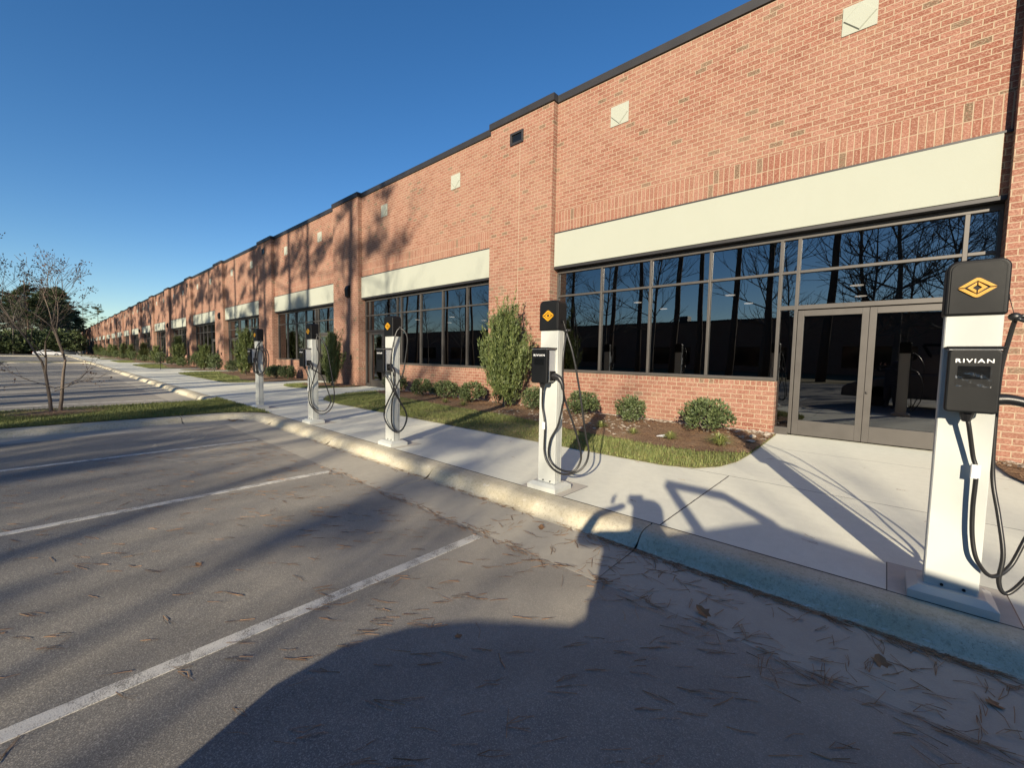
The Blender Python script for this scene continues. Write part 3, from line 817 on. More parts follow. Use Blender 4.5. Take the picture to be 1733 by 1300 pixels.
P = scatter(islpoly(-12.55, -15.75, -3.0), 46000); V.append(blades(P, .012, .03, .08, .016))
P = scatter(PBED, 9000, PBM); V.append(blades(P, .012, .04, .09, .02))
for n_ in (1, 2, 3): P = scatter(shp(BED, -SH*n_), 11000, shp(BMUL, -SH*n_)); V.append(blades(P, .012, .04, .09, .03))
tag(tris('grass', np.concatenate(V), M_['grassb']), 'short green and straw coloured winter grass in the planting beds and island', 'grass', kind='stuff')
# pine straw and litter in the mulch
def sticks(P, z, L0, L1, wd, ang=None, zr=.02):
    n = len(P); a = rng.uniform(0, np.pi, n) if ang is None else ang; L = rng.uniform(L0, L1, n)
    d = np.c_[np.cos(a), np.sin(a), rng.uniform(-.12, .12, n)*(zr > .01)]; nn = np.c_[-np.sin(a), np.cos(a), np.zeros(n)]*wd/2
    c = np.c_[P, z+rng.uniform(0, zr, n)]
    A, B_ = c-d*L[:, None]/2, c+d*L[:, None]/2
    return np.stack([A-nn, B_-nn, B_+nn, A+nn], 1).reshape(-1, 3)
P = np.concatenate([scatter(BMUL, 9000), scatter(shp(BMUL, -SH), 2500), scatter(PBM, 1500), scatter(PBR, 2500), scatter(PBED, 500), scatter(BED, 1800)])
V = sticks(P, .034, .05, .2, .007, zr=.03)
a = rng.uniform(0, 2*np.pi, 900); rr = np.sqrt(rng.uniform(0, 1, 900))*.75
P = np.c_[-14.6+rr*np.cos(a)*1.0, .1+rr*np.sin(a)*1.2]
V = np.concatenate([V, sticks(P, .03, .06, .2, .008, zr=.07)])
tag(tris('pine_straw', V, M_['straw'], k=4), 'brown pine straw lying over the mulch beds', 'pine straw', kind='stuff')
# mulch ring under the small tree
b = MB(); v = [(-14.6, .1, .085)]; n_ = 28
for i in range(n_): a = 2*math.pi*i/n_; v.append((-14.6+.5*math.cos(a)*(1+.1*math.sin(5*a)), .1+.5*math.sin(a), .055))
for i in range(n_): a = 2*math.pi*i/n_; v.append((-14.6+.85*math.cos(a)*(1+.1*math.sin(3*a)), .1+.95*math.sin(a), .008))
b.add(v, [(0, 1+i, 1+(i+1) % n_) for i in range(n_)]+[(1+i, 1+n_+i, 1+n_+(i+1) % n_, 1+(i+1) % n_) for i in range(n_)])
tag(b.build('mulch_ring', M_['mulch'], smooth=True), kind='structure')
# pebbles against the wall
def rocks(P, z, s0, s1):
    b = MB(); base = [(-1,0,0),(1,0,0),(0,-1,0),(0,1,0),(0,0,-.5),(0,0,.62),(-.62,-.62,.25),(.62,.62,.25),(.62,-.62,.25),(-.62,.62,.25)]
    F = [(6,2,5),(2,8,5),(8,1,5),(1,7,5),(7,3,5),(3,9,5),(9,0,5),(0,6,5),(0,2,6),(2,1,8),(1,3,7),(3,0,9),(0,4,2),(2,4,1),(1,4,3),(3,4,0)]
    base = np.array(base)
    for p in P:
        s_ = rng.uniform(s0, s1); a = rng.uniform(0, 6.28); R_ = np.array([[math.cos(a), -math.sin(a), 0], [math.sin(a), math.cos(a), 0], [0, 0, 1]])
        q = base*(1+rng.uniform(-.25, .25, base.shape))*np.array([s_, s_*rng.uniform(.6, .95), s_*rng.uniform(.45, .8)])
        b.add(q@R_.T+np.array([p[0], p[1], z+s_*.25]), F)
    return b
P1 = np.c_[rng.uniform(-15.8, -1.7, 1500), 10.28-np.abs(rng.normal(0, .16, 1500))-.02]
P2 = scatter([(-8, 8.0), (-3.9, 7.5), (-3.9, 10), (-8, 10)], 260); P3 = np.c_[rng.uniform(1.36, 3.7, 160), 10.07-np.abs(rng.normal(0, .14, 160))]
P4 = np.c_[rng.uniform(-2.6, -1.65, 30), rng.uniform(9.0, 10.2, 30)]
b = rocks(np.concatenate([P1, P2, P3, P4]), .03, .018, .055)
b2 = rocks(np.array([(-1.75, 9.75), (-1.9, 9.3), (-1.8, 8.75), (-2.1, 8.2), (1.6, 9.6), (1.9, 9.3), (1.75, 8.9)]), .03, .06, .11); b.v += b2.v; b.f += [[i+b.n for i in q] for q in b2.f]; b.n += b2.n
tag(b.build('river_pebbles', M_['stone'], smooth=False), 'pale river pebbles scattered along the foot of the brick wall', 'pebbles', kind='stuff')

# needles on the pavement
def fasc(P, z, L0, L1, ang_m, ang_s):
    out = []
    for p in P:
        a = rng.normal(ang_m, ang_s) if rng.uniform() < .88 else rng.uniform(0, math.pi); k = rng.integers(1, 4)
        for j in range(k):
            aa = a+rng.normal(0, .09); L = rng.uniform(L0, L1); c = np.array([math.cos(aa), math.sin(aa)])
            m1 = np.array(p)+c*L*.5+np.array([-c[1], c[0]])*rng.normal(0, .01); e = np.array(p)+c*L
            for (s_, t_) in ((p, m1), (m1, e)):
                s_ = np.array(s_); t_ = np.array(t_); d = (t_-s_)/np.linalg.norm(t_-s_); nn = np.array([-d[1], d[0]])*.0013
                for q in (s_-nn, t_-nn, t_+nn, s_+nn): out.append((q[0], q[1], z+rng.uniform(.0, .004)))
    return np.array(out)
ang = math.radians(42)
PA = np.c_[rng.uniform(-9, 2.5, 900), 2.75-np.abs(rng.normal(0, 2.1, 900))]
PB = np.c_[rng.uniform(-3, 2.5, 170), rng.uniform(2.7, 3.4, 170)]
PE = np.c_[rng.uniform(-6.5, 3, 130), 2.74+rng.normal(0, .04, 130)]
PF = np.c_[rng.uniform(-1.8, 2.2, 160), rng.uniform(2.4, 3.42, 160)]
xc = np.concatenate([rng.normal(c, s_, n) for c, s_, n in ((-1.75, .28, 110), (-.9, .35, 190), (-.1, .4, 110), (.7, .5, 150), (-3.4, .5, 60), (-5.2, .8, 70), (-7.5, 1, 60))])
PC = np.c_[xc, 3.42-np.abs(rng.normal(0, .035, len(xc)))]
PD = np.c_[rng.uniform(-6, 1.5, 120), rng.uniform(2.65, 2.8, 120)]
V = np.concatenate([fasc(PE, -.146, .04, .12, .05, .35), fasc(PF, -.137, .1, .2, .3, .9), fasc(PA[PA[:, 1] > -4], -.147, .09, .17, ang, .2), fasc(PB, -.138, .09, .17, ang+.5, .7), fasc(PC, -.130, .05, .15, .1, .5), fasc(PD, -.144, .08, .2, .1, .25),
                    fasc(np.c_[rng.uniform(-6, 3, 40), rng.uniform(4, 8, 40)], .001, .06, .14, .2, .8)])
tag(tris('pine_needles', V, M_['litter'], k=4), 'fallen brown pine needles scattered over asphalt, gutter and walk', 'pine needles', kind='stuff')

# dry leaves (each a curled little sheet)
def leaf(x, y, z, s_, rz, label, group=None):
    m = MB(); out = [(0, -1), (.35, -.75), (.55, -.2), (.95, 0), (.5, .25), (.45, .7), (0, 1.05), (-.4, .7), (-.5, .2), (-.9, .05), (-.5, -.25), (-.4, -.7)]
    v = [(0, 0, .0)]+[(p[0]*s_, p[1]*s_, s_*(.25*abs(p[0])**1.5+.22*max(0, p[1]))) for p in out]
    m.add(v, [(0, 1+i, 1+(i+1) % 12) for i in range(12)])
    o = m.build('dry_leaf', M_['leafd']); o.location = (x, y, z); o.rotation_euler = (rng.uniform(-.1, .25), rng.uniform(-.1, .1), rz)
    tag(o, label, 'leaf', group or 'dry leaves on the pavement')
leaf(-2.46, 3.22, -.135, .045, .6, 'small curled brown leaf at the gutter, left of the photographer shadow arm')
leaf(-.82, 2.88, -.14, .06, 1.2, 'brown leaf lying in the shaded gutter below the kerb joint')
leaf(-3.99, .75, -.148, .03, 2, 'tiny dark leaf on the sunlit asphalt between the first two parking lines')
leaf(.07, 3.09, -.14, .055, .2, 'brown folded leaf in the gutter shade near the nearest charging post')
leaf(.5, 3.1, -.14, .045, 2.2, 'brown leaf in the gutter at the right edge of the photo')
leaf(-1.84, 1.61, -.148, .025, 2.9, 'tiny curled leaf on the asphalt just beyond the big shadow edge')
for i in range(9):
    leaf(-11.9+.3*rng.normal(0, .5), 3.05+rng.normal(0, .1), -.13, rng.uniform(.03, .06), rng.uniform(0, 6), 'one of the rusty leaves heaped in the gutter corner of the island kerb', 'leaf heap in the island corner')
m = MB(); m.add([(-.12, -.05, .0), (.02, -.08, .015), (.14, -.02, .0), (.13, .06, .01), (0, .03, .045), (-.13, .05, .005)], [(0, 1, 4), (1, 2, 4), (2, 3, 4), (4, 5, 0), (3, 5, 4)])
o = m.build('paper_scrap', M_['paper']); o.location = (-3.18, 8.0, .045); tag(o, 'crumpled white paper scrap on the mulch between boxwoods', 'litter')

# ------------------------------------------------------------------ shrubs
def leafcloud(n, centers, rad, size, upb=.5):
    """centers (m,3) weights; quads"""
    c = centers[rng.integers(0, len(centers), n)]; d = rng.normal(0, 1, (n, 3)); d /= np.linalg.norm(d, axis=1)[:, None]
    p = c+d*rad*rng.uniform(.55, 1.05, n)[:, None]
    ax = d+rng.normal(0, .6, (n, 3))+np.array([0, 0, upb]); ax /= np.linalg.norm(ax, axis=1)[:, None]
    sd = np.cross(ax, rng.normal(0, 1, (n, 3))); sd /= np.linalg.norm(sd, axis=1)[:, None]
    L = rng.uniform(.7, 1.3, n)[:, None]*size
    return np.stack([p, p+ax*L*.5+sd*L*.28, p+ax*L, p+ax*L*.5-sd*L*.28], 1).reshape(-1, 3)
def boxwood_mesh(rx, rz, n, size):
    cs = []
    for i in range(46):
        a = rng.uniform(0, 2*math.pi); zz = rng.uniform(-.75, 1); rr = math.sqrt(max(0, 1-zz*zz*.85))*rng.uniform(.45, .95)
        cs.append((rx*rr*math.cos(a), rx*rr*math.sin(a), rz+zz*rz*.82))
    V = leafcloud(n, np.array(cs), rx*.24, size, .9)
    me = tris('foliage', V, M_['boxwood'], k=4); return me
def stems(n, r, h):
    b = MB()
    for i in range(n):
        a = rng.uniform(0, 6.28); b.tube([(0.02*math.cos(a), .02*math.sin(a), 0), (r*.4*math.cos(a), r*.4*math.sin(a), h*.5), (r*math.cos(a), r*math.sin(a), h)], [.012, .008, .004], 5)
    return b
def make_shrub(rx, rz, n, size, name='boxwood_shrub'):
    e = empty(name); f = boxwood_mesh(rx, rz, n, size); f.parent = e
    stems(9, rx*.7, rz*1.2).build('stems', M_['bark2'], e); return e
SB = [make_shrub(.42, .33, 2600, .06), make_shrub(.36, .32, 2200, .055), make_shrub(.48, .33, 3000, .06)]
FARS = make_shrub(.5, .45, 1500, .085)
used = set()
def place(proto_, loc, rz, sc, label, cat, group):
    if id(proto_) not in used: o = proto_; used.add(id(proto_))
    else: o = copy_tree(proto_)
    o.location = loc; o.rotation_euler = (0, 0, rz); o.scale = (sc if isinstance(sc, tuple) else (sc, sc, sc))
    tag(o, label, cat, group); return o
GS = 'boxwood shrubs along the brick wall'
near = [(-2.78, 9.3, 2, (1.05, 1.05, 1.02), 'wide rounded boxwood nearest the glass doors on the right'),
        (-4.52, 9.3, 1, (1, 1, 1.0), 'small compact boxwood second left of the glass doors'),
        (-5.9, 9.45, 0, (1, 1, .95), 'boxwood behind the hanging cable loop of the second charging post'),
        (-7.55, 9.35, 1, (1, 1, 1.05), 'boxwood squeezed between the second charging post and the tall conifer'),
        (-10.15, 9.35, 0, (1.1, 1, 1.0), 'boxwood just left of the tall conifer'),
        (-11.6, 9.4, 2, (1, 1, .92), 'boxwood two to the left of the tall conifer'),
        (-12.9, 9.4, 0, (1, 1, .95), 'boxwood three to the left of the tall conifer'),
        (-14.6, 9.3, 1, (1.3, 1.3, 1.2), 'taller boxwood behind the middle charging post beside the second doors')]
for (x, y, i, s_, lb) in near: place(SB[i], (x, y, .02), rng.uniform(0, 6), s_, lb, 'shrub', GS)
place(SB[0], (-26.2, 9.4, .02), 1, 1.15, 'boxwood at the near end of the third bay knee wall, right one of a pair', 'shrub', GS)
place(SB[2], (-27.6, 9.3, .02), 2, 1.1, 'boxwood behind the fourth charging post, left one of a pair', 'shrub', GS)
place(SB[1], (-29.0, 9.4, .02), 2, 1.0, 'boxwood at the far end of the third bay knee wall', 'shrub', GS)
ordn = ['first', 'second', 'third', 'fourth', 'fifth', 'sixth', 'seventh', 'eighth', 'ninth', 'tenth', 'eleventh', 'twelfth', 'thirteenth', 'fourteenth', 'fifteenth', 'sixteenth', 'seventeenth', 'eighteenth', 'nineteenth', 'twentieth', 'twenty first', 'twenty second', 'twenty third']
for k in range(4, 15):
    for j, off in enumerate((2.2, 5.6)):
        big = (j == 1) != (k % 2 == 0)
        place(FARS, (L_(k)+off, 8.9+.4*(j), .02), rng.uniform(0, 6), (1.0, 1.0, 1.0) if not big else (1.1, 1.1, 1.5),
              '%s evergreen shrub %s before the %s bay counted from the right' % ('taller' if big else 'low', 'right of centre' if j else 'left of centre', ordn[k-1]), 'shrub', 'far shrubs along the wall')

# ------------------------------------------------------------------ upright conifers
def make_conifer(h, r, nb, nl, size):
    e = empty('upright_conifer'); V = []
    for i in range(nb):
        t = rng.uniform(0, 1)**.85; z0 = h*(.02+.66*t); a = rng.uniform(0, 2*math.pi)
        env = r*((.42+.58*(z0/h)/.34) if z0/h < .34 else max(.06, 1-(z0/h-.34)/.40)**1.05)
        r0 = env*rng.uniform(.25, .9); L = h*rng.uniform(.12, .30)*(1.05-.2*t)*(1.6 if rng.uniform() < .10 else 1)
        base = np.array([r0*math.cos(a), r0*math.sin(a), z0]); d = np.array([math.cos(a)*.26, math.sin(a)*.26, 1.0])+rng.normal(0, .10, 3); d /= np.linalg.norm(d)
        s_ = rng.uniform(0, 1, nl); wdt = .055*(1-s_*.8)+.008
        p = base+np.outer(s_*L, d)+rng.normal(0, 1, (nl, 3))*wdt[:, None]
        ax = d+rng.normal(0, .45, (nl, 3)); ax /= np.linalg.norm(ax, axis=1)[:, None]
        sd = np.cross(ax, rng.normal(0, 1, (nl, 3))); sd /= np.linalg.norm(sd, axis=1)[:, None]
        LL = rng.uniform(.6, 1.2, nl)[:, None]*size
        V.append(np.stack([p-sd*LL*.13, p+sd*LL*.13, p+ax*LL], 1).reshape(-1, 3))
    tris('foliage', np.concatenate(V), M_['conifer'], e)
    b = MB(); b.tube([(0, 0, 0), (.02, 0, h*.4), (0, .02, h*.85)], [.05, .035, .01], 7); b.build('trunk', M_['bark2'], e)
    return e
C1 = make_conifer(3.1, .92, 340, 60, .115)
C2 = make_conifer(3.1, .62, 190, 40, .16)
GC = 'upright conifers along the building'
place(C1, (-8.6, 9.25, .02), 0, (.95, .85, 1.13), 'tall bushy green conifer in front of the sunlit brick pier right of centre', 'conifer', GC)
place(C2, (-19.9, 9.2, .02), 1, (.8, .7, .95), 'dark conifer on the shaded pier behind the fourth charging post', 'conifer', GC)
place(C2, (-32.3, 9.0, .02), 2, (1.1, 1.0, 1.15), 'light green conifer behind the farthest charging post', 'conifer', GC)
for k in range(4, 15):
    place(C2, (L_(k)-1.4, 9.0+.2*(k % 2), .02), rng.uniform(0, 6), (1.0, .9, rng.uniform(.75, 1.15)), 'upright conifer before the %s pier counted from the right' % ordn[k], 'conifer', GC)
for o in SB+[FARS, C1, C2]:
    assert id(o) in used

# grass-like tufts in the mulch
def make_tuft():
    n = 160; a = rng.uniform(0, 2*np.pi, n); L = rng.uniform(.16, .34, n); el = rng.uniform(.35, 1.3, n)
    d = np.c_[np.cos(a)*np.cos(el), np.sin(a)*np.cos(el), np.sin(el)]; sd = np.c_[-np.sin(a), np.cos(a), np.zeros(n)]*.005
    p0 = np.zeros((n, 3)); p1 = d*L[:, None]*.6; p2 = p1+np.c_[np.cos(a), np.sin(a), -.3*np.ones(n)]*L[:, None]*.4
    V = np.concatenate([np.stack([p0-sd, p0+sd, p1+sd, p1-sd], 1).reshape(-1, 3), np.stack([p1-sd, p1+sd, p2+sd*.2, p2-sd*.2], 1).reshape(-1, 3)])
    return tris('grass_tuft', V, M_['liri'], k=4)
T = make_tuft()
tl = [(-2.15, 8.0, 1.25, 'spiky yellow green tuft nearest the bed corner by the doors'), (-3.0, 7.9, .9, 'low yellow green tuft beside the white paper scrap'), (-4.6, 8.1, .9, 'pale tuft left of the paper scrap in the mulch'),
      (-3.75, 7.9, .7, 'small tuft behind the paper scrap near the mulch edge'), (-9.6, 8.5, .8, 'yellow tuft left of the tall conifer shadow'), (-10.6, 8.6, .8, 'yellow tuft in front of the boxwood row, farther left'), (2.0, 8.6, 1.0, 'tuft in the bed right of the doors')]
for i, (x, y, s_, lb) in enumerate(tl):
    o = T if i == 0 else T.copy()
    if i: COL.objects.link(o)
    o.location = (x, y, .03); o.scale = (s_,)*3; o.rotation_euler = (0, 0, i*1.3); tag(o, lb, 'grass tuft', 'grass tufts in the mulch')

# ------------------------------------------------------------------ trees
def bare_tree(h, depth=5, seed=1, r0=.16, spread=.55, br=3, straight=True, wmin=.006):
    R_ = random.Random(seed); b = MB()
    def grow(p, d, L, r, lv):
        n = 4; pts = [p]; q = Vector(p); dd = Vector(d)
        for i in range(n):
            dd = (dd+Vector((R_.uniform(-.16, .16), R_.uniform(-.16, .16), R_.uniform(-.04, .12)))).normalized(); q = q+dd*L/n; pts.append(tuple(q))
        b.tube(pts, np.linspace(r, max(wmin, r*.6), n+1), 5 if lv < 2 else 3, cap=False)
        if lv >= depth: return
        k = br+(lv > 1)
        for j in range(k):
            t = R_.uniform(.35, 1) if j else 1.0; i0 = min(n, max(1, int(t*n))); pp = pts[i0]
            a = R_.uniform(0, 6.28); s_ = R_.uniform(.5, 1.0)*spread*(1.2 if j else .35)
            ax = dd.orthogonal().normalized(); ax.rotate(Matrix.Rotation(a, 3, dd)); nd = (dd+ax*s_*1.5).normalized(); nd.z += .12
            grow(pp, nd.normalized(), L*R_.uniform(.55, .8), max(wmin, r*R_.uniform(.45, .62)), lv+1)
    # long leader with side limbs
    q = Vector((0, 0, 0)); d = Vector((R_.uniform(-.05, .05), R_.uniform(-.05, .05), 1)); pts = [tuple(q)]
    N = 10
    for i in range(N): d = (d+Vector((R_.uniform(-.06, .06), R_.uniform(-.06, .06), .05))).normalized(); q = q+d*h*.85/N; pts.append(tuple(q))
    tb = MB(); tb.tube(pts, np.linspace(r0, r0*.18, N+1), 8)
    for i in range(3, N+1):
        for j in range(3):
            a = R_.uniform(0, 6.28); el = R_.uniform(.25, .95); dd = Vector((math.cos(a)*math.cos(el), math.sin(a)*math.cos(el), math.sin(el)))
            grow(pts[i], dd, h*R_.uniform(.10, .2)*(1.25-.6*i/N), r0*.3*(1.2-.8*i/N)+.01, 2)
    return tb, b
def pine_tree(h, seed=1, r0=.24, dense=1.0, lean=(0, 0), size=.55, lo=.5):
    rg = np.random.default_rng(seed); tb = MB(); N = 8; P = []
    for i in range(N+1):
        t = i/N; P.append((lean[0]*h*t+rg.normal(0, .05), lean[1]*h*t+rg.normal(0, .05), h*t))
    tb.tube(P, np.linspace(r0, r0*.22, N+1), 9); P = np.array(P); V = []; lb = MB()
    for i in range(int(30*dense)):
        t = lo+(1-lo)*rg.uniform(0, 1)**.85; c = np.array([np.interp(t, np.linspace(0, 1, N+1), P[:, j]) for j in range(3)])
        a = rg.uniform(0, 6.28); L = h*.20*(1.15-.75*(t-lo)/(1-lo))*rg.uniform(.5, 1.1); el = rg.uniform(-.1, .6)
        d = np.array([math.cos(a)*math.cos(el), math.sin(a)*math.cos(el), math.sin(el)])
        e = c+d*L; lb.tube([c, c+d*L*.5+np.array([0, 0, -.1]), e], [.055, .035, .015], 4, cap=False)
        for j in range(int(rg.integers(3, 7))):
            cc = c+d*L*rg.uniform(.5, 1.05)+rg.normal(0, .35, 3)*np.array([1, 1, .45]); n = 34
            dd = rg.normal(0, 1, (n, 3)); dd[:, 2] = np.abs(dd[:, 2])*.8; dd /= np.linalg.norm(dd, axis=1)[:, None]
            p = cc+dd*rg.uniform(0, .28, n)[:, None]*1.3; sd = np.cross(dd, rg.normal(0, 1, (n, 3))); sd /= np.linalg.norm(sd, axis=1)[:, None]
            LL = rg.uniform(.5, 1, n)[:, None]*size
            V.append(np.stack([p-sd*LL*.10, p+sd*LL*.10, p+dd*LL], 1).reshape(-1, 3))
    return tb, lb, np.concatenate(V)
def pine_obj(*a, **k):
    tb, lb, V = pine_tree(*a, **k); e = empty('pine_tree'); t = tb.build('trunk', M_['bark'], e, smooth=True); lb.build('limbs', M_['bark'], t); tris('crown', V, M_['needle'], e); return e
def bare_obj(*a, **k):
    tb, b = bare_tree(*a, **k); e = empty('bare_tree'); t = tb.build('trunk', M_['bark2'], e, smooth=True); b.build('crown', M_['bark2'], e); return e
PN = [pine_obj(24, 1, .26, 1.0, (.0, 0)), pine_obj(26, 2, .30, 1.1, (.05, 0)), pine_obj(22, 3, .22, .9, (.01, .02)), pine_obj(20, 4, .3, 1.7, (0, 0), .85, .38)]
BT = [bare_obj(15, 4, 11, .17), bare_obj(18, 4, 12, .2, .5), bare_obj(13, 4, 13, .14, .7)]
GB = 'trees across the parking lot seen in window reflections'
LB = {'p': 'tall pine across the parking lot, reflected dark in the storefront glass', 'b': 'leafless tree across the parking lot, reflected in the storefront glass'}
rows = [('p', 1, -4.4, -25.5, 1.28), ('p', 0, -8.7, -25.5, 1.3), ('p', 2, -11.6, -25, 1.5), ('p', 0, -15.2, -26, 1.25), ('p', 1, -18.5, -27, 1.2), ('p', 2, -22, -26, 1.4),
        ('b', 0, .4, -26.5, 1.55), ('b', 2, -1.6, -27.5, 1.7), ('p', 2, 8.6, -25.5, .56), ('b', 0, -1.0, -23.5, 1.0), ('b', 1, 3.2, -27, 1.0), ('b', 2, -7.0, -27, 1.1), ('b', 1, -20, -25, 1.05), ('b', 2, 6.5, -24.5, 1.0),
        ('b', 1, 10.5, -29, .9), ('b', 0, -27, -27, 1.15), ('b', 2, 1.0, -32, 1.2), ('b', 0, 15, -27, .9), ('b', 1, -10, -30, 1.2), ('b', 1, 4.5, -33, 1.0), ('b', 0, 8, -36, 1.2)]
x = -29
while x > -175:
    rows.append(('p', random.choice((0, 1, 2)), x, random.uniform(-24, -32), random.uniform(1.15, 1.4)))
    if random.random() < .6: rows.append(('b', random.choice((0, 1, 2)), x+random.uniform(-2, 2), random.uniform(-23, -28), random.uniform(.9, 1.1)))
    x -= random.uniform(2.6, 6.5)
for (t, i, x, y, s_) in rows:
    place((PN if t == 'p' else BT)[i], (x, y, -.2), random.uniform(0, 6.28) if not (t == 'p' and i == 1) else 0.0, s_, LB[t], 'tree', GB)
# far tree line at the end of the lot
GF = 'dense trees at the far end of the parking lot'
far = []
for i in range(44):
    X_ = random.uniform(-235, -190); far.append((X_, random.uniform(-32, 4.0)*(-X_/215), random.uniform(.8, 1.12)*(-X_/215)))
far += [(-225, 4.5, .95), (-235, 6.2, .9), (-236, 8.0, .82), (-245, 9.6, .66), (-215, 2.5, 1.0)]
for i, (x, y, s_) in enumerate(far):
    place(PN[3], (x, y, -.2), random.uniform(0, 6.28), (s_*1.15, s_*1.15, s_), 'dark evergreen in the dense tree mass beyond the far end of the parking lot', 'tree', GF)
for i in range(34):
    X_ = random.uniform(-200, -178); place(BT[i % 3], (X_, random.uniform(-24, 4.5), -.2), random.uniform(0, 6), random.uniform(.5, 1.0), 'leafless tree in front of the dark evergreens at the far end of the lot', 'tree', 'leafless trees at the far end of the lot')
place(PN[2], (-292, 17.5, -.2), 1.0, 1.05, 'lone tall pine rising above the far end of the brick roofline', 'tree', GF)
place(PN[0], (-300, 13.0, -.2), 2.0, .95, 'slimmer tall pine left of the lone pine above the far roofline', 'tree', GF)
for i in range(80):
    s_ = random.uniform(4.5, 8); place(FARS, (random.uniform(-215, -183), random.uniform(-30, 4.5), -.2), random.uniform(0, 6), (s_*1.2, s_*1.2, s_*1.05), 'dark understorey bush below the far evergreens', 'bush', 'understorey bushes below the far evergreens')
# pale building past the trees
b = MB(); e = empty('pale_building', (-330, 7, -.2)); b.box(-15, 15, 0, 22, 0, 9); b.build('wall', M_['pale'], e)
b = MB(); b.box(-15.3, 15.3, -.3, 22.3, 9, 9.5); b.build('roof', M_['coping'], e); tag(e, 'pale building at the far end of the lot, left of the brick row', 'building')

# small multi-stem tree on the island
def myrtle():
    e = empty('crape_myrtle', (-14.6, .1, .05)); R_ = random.Random(21); st = MB(); cr = MB(); tips = []
    def grow(mb, p, d, L, r, lv):
        q = Vector(p); dd = Vector(d); pts = [tuple(q)]
        for i in range(4):
            dd = (dd+Vector((R_.uniform(-.10, .10), R_.uniform(-.10, .10), R_.uniform(-.02, .05)))).normalized(); q = q+dd*L/4; pts.append(tuple(q))
        mb.tube(pts, np.linspace(r, max(.0026, r*.62), 5), 6 if lv < 2 else 4, cap=False)
        if lv >= 5 or L < .10: tips.append(pts[-1]); return
        for j in range(2 if lv in (0, 1) else 3):
            i0 = 4 if j == 0 else R_.choice((2, 3, 4)); a = R_.uniform(0, 6.28); ax = dd.orthogonal().normalized(); ax.rotate(Matrix.Rotation(a, 3, dd))
            nd = (dd+ax*(R_.uniform(.2, .62) if lv < 2 else R_.uniform(.3, .8))+Vector((0, 0, .07))).normalized()
            grow(cr, pts[i0], nd, L*R_.uniform(.62, .86), max(.0028, r*.58), lv+1)
    for (dx, dy, s_) in ((-.03, -.14, 1.0), (.02, .14, 1.02)):
        grow(st, (dx*.5, dy*.5, 0), (dx*.3, dy*.45, 1), 1.22*s_, .036*s_, 0)
    for a in range(3):
        an = R_.uniform(0, 6.28); grow(cr, (0, 0, R_.uniform(.5, .8)), (math.cos(an)*.9, math.sin(an)*1.1, .45), .5, .01, 3)
    st.build('trunk', M_['twig'], e, smooth=True); cr.build('crown', M_['twig'], e)
    V = []
    for t in tips:
        if R_.random() < .6:
            c = np.array(t); n = R_.choice((5, 8, 14)); V.append(leafcloud(n, c[None]+rng.normal(0, .05, (3, 3)), .035, .045, .3))
    tris('seed_heads', np.concatenate(V), M_['pod'], e, k=4)
    tag(e, 'small leafless multi stem tree with dark seed heads on the grass island', 'tree'); return e
myrtle()
b = MB(); b.tube([(0, 0, 0), (0, 0, 2.3)], .02, 8); b.box(-.03, .03, -.01, .01, 2.1, 2.3); o = b.build('marker_stake', M_['black']); o.location = (-44.8, 6.3, 0)
tag(o, 'thin dark stake standing in the grass strip beside the far walk', 'stake')

# ------------------------------------------------------------------ building across the lot (reflected only)
e = empty('brick_building', (0, -58, -.2)); tag(e, 'long brick building across the parking lot, a dark reflection in the storefront glass', 'building')
b = MB(); b.box(-120, 70, -10, 0, 0, 8.6); b.build('wall', M_['brick'], e); b = MB(); b.box(-120.1, 70.1, -10.1, .1, 8.6, 8.9); b.build('coping', M_['coping'], e)
for i in range(12):
    b = MB(); b.box(-110+15*i, -102+15*i, .01, .06, 1, 4.2); b.build('window', M_['screen'], e)
b = MB(); e2 = e
for x_ in (-30, -14, -6, 9): b.box(x_, x_+1.6, -4, -2, 8.9, 10.1)
b.build('roof_unit', M_['coping'], e)

# ------------------------------------------------------------------ cars
def make_car(paint, L=4.7, name='parked_car'):
    e = empty(name)
    prof = [(0, .35), (.02, .72), (.25, .86), (1.15, .98), (1.75, 1.38), (2.2, 1.46), (3.0, 1.42), (3.75, 1.05), (4.45, 1.0), (4.68, .85), (4.7, .4), (4.4, .25), (.3, .25)]
    b = MB(); b.prism([(x*L/4.7-L/2, z) for x, z in prof][::-1], -.88, .88, 'y'); bo = b.build('body', paint, e, bevel=.08, seg=3)
    g = MB(); gp = [(1.3, .99), (1.78, 1.33), (2.25, 1.40), (2.95, 1.36), (3.55, 1.06)]
    g.prism([(x*L/4.7-L/2, z) for x, z in gp][::-1], -.885, .885, 'y'); g.build('side_windows', M_['screen'], e)
    for sx in (-1.45, 1.4):
        for sy in (-1, 1):
            w_ = MB(); w_.tube([(sx, sy*.72, .33), (sx, sy*.9, .33)], .33, 20); wh = w_.build('wheel', M_['tyre'], e)
            w_ = MB(); w_.tube([(sx, sy*.89, .33), (sx, sy*.905, .33)], .2, 14); w_.build('rim', M_['trim'], wh)
    t = MB(); t.box(L/2-.05, L/2+.012, -.8, -.45, .75, .9); t.build('taillight', M_['red'], e)
    t = MB(); t.box(L/2-.05, L/2+.012, .45, .8, .75, .9); t.build('taillight', M_['red'], e)
    t = MB(); t.box(-L/2-.01, -L/2+.06, -.8, -.5, .6, .72); t.build('headlight', M_['trim'], e)
    t = MB(); t.box(-L/2-.01, -L/2+.06, .5, .8, .6, .72); t.build('headlight', M_['trim'], e)
    return e
c1 = make_car(M_['carw']); c1.location = (-150, .2, -.15); c1.rotation_euler = (0, 0, math.radians(-88)); tag(c1, 'white sedan parked far down the lot behind the small bare tree', 'car')
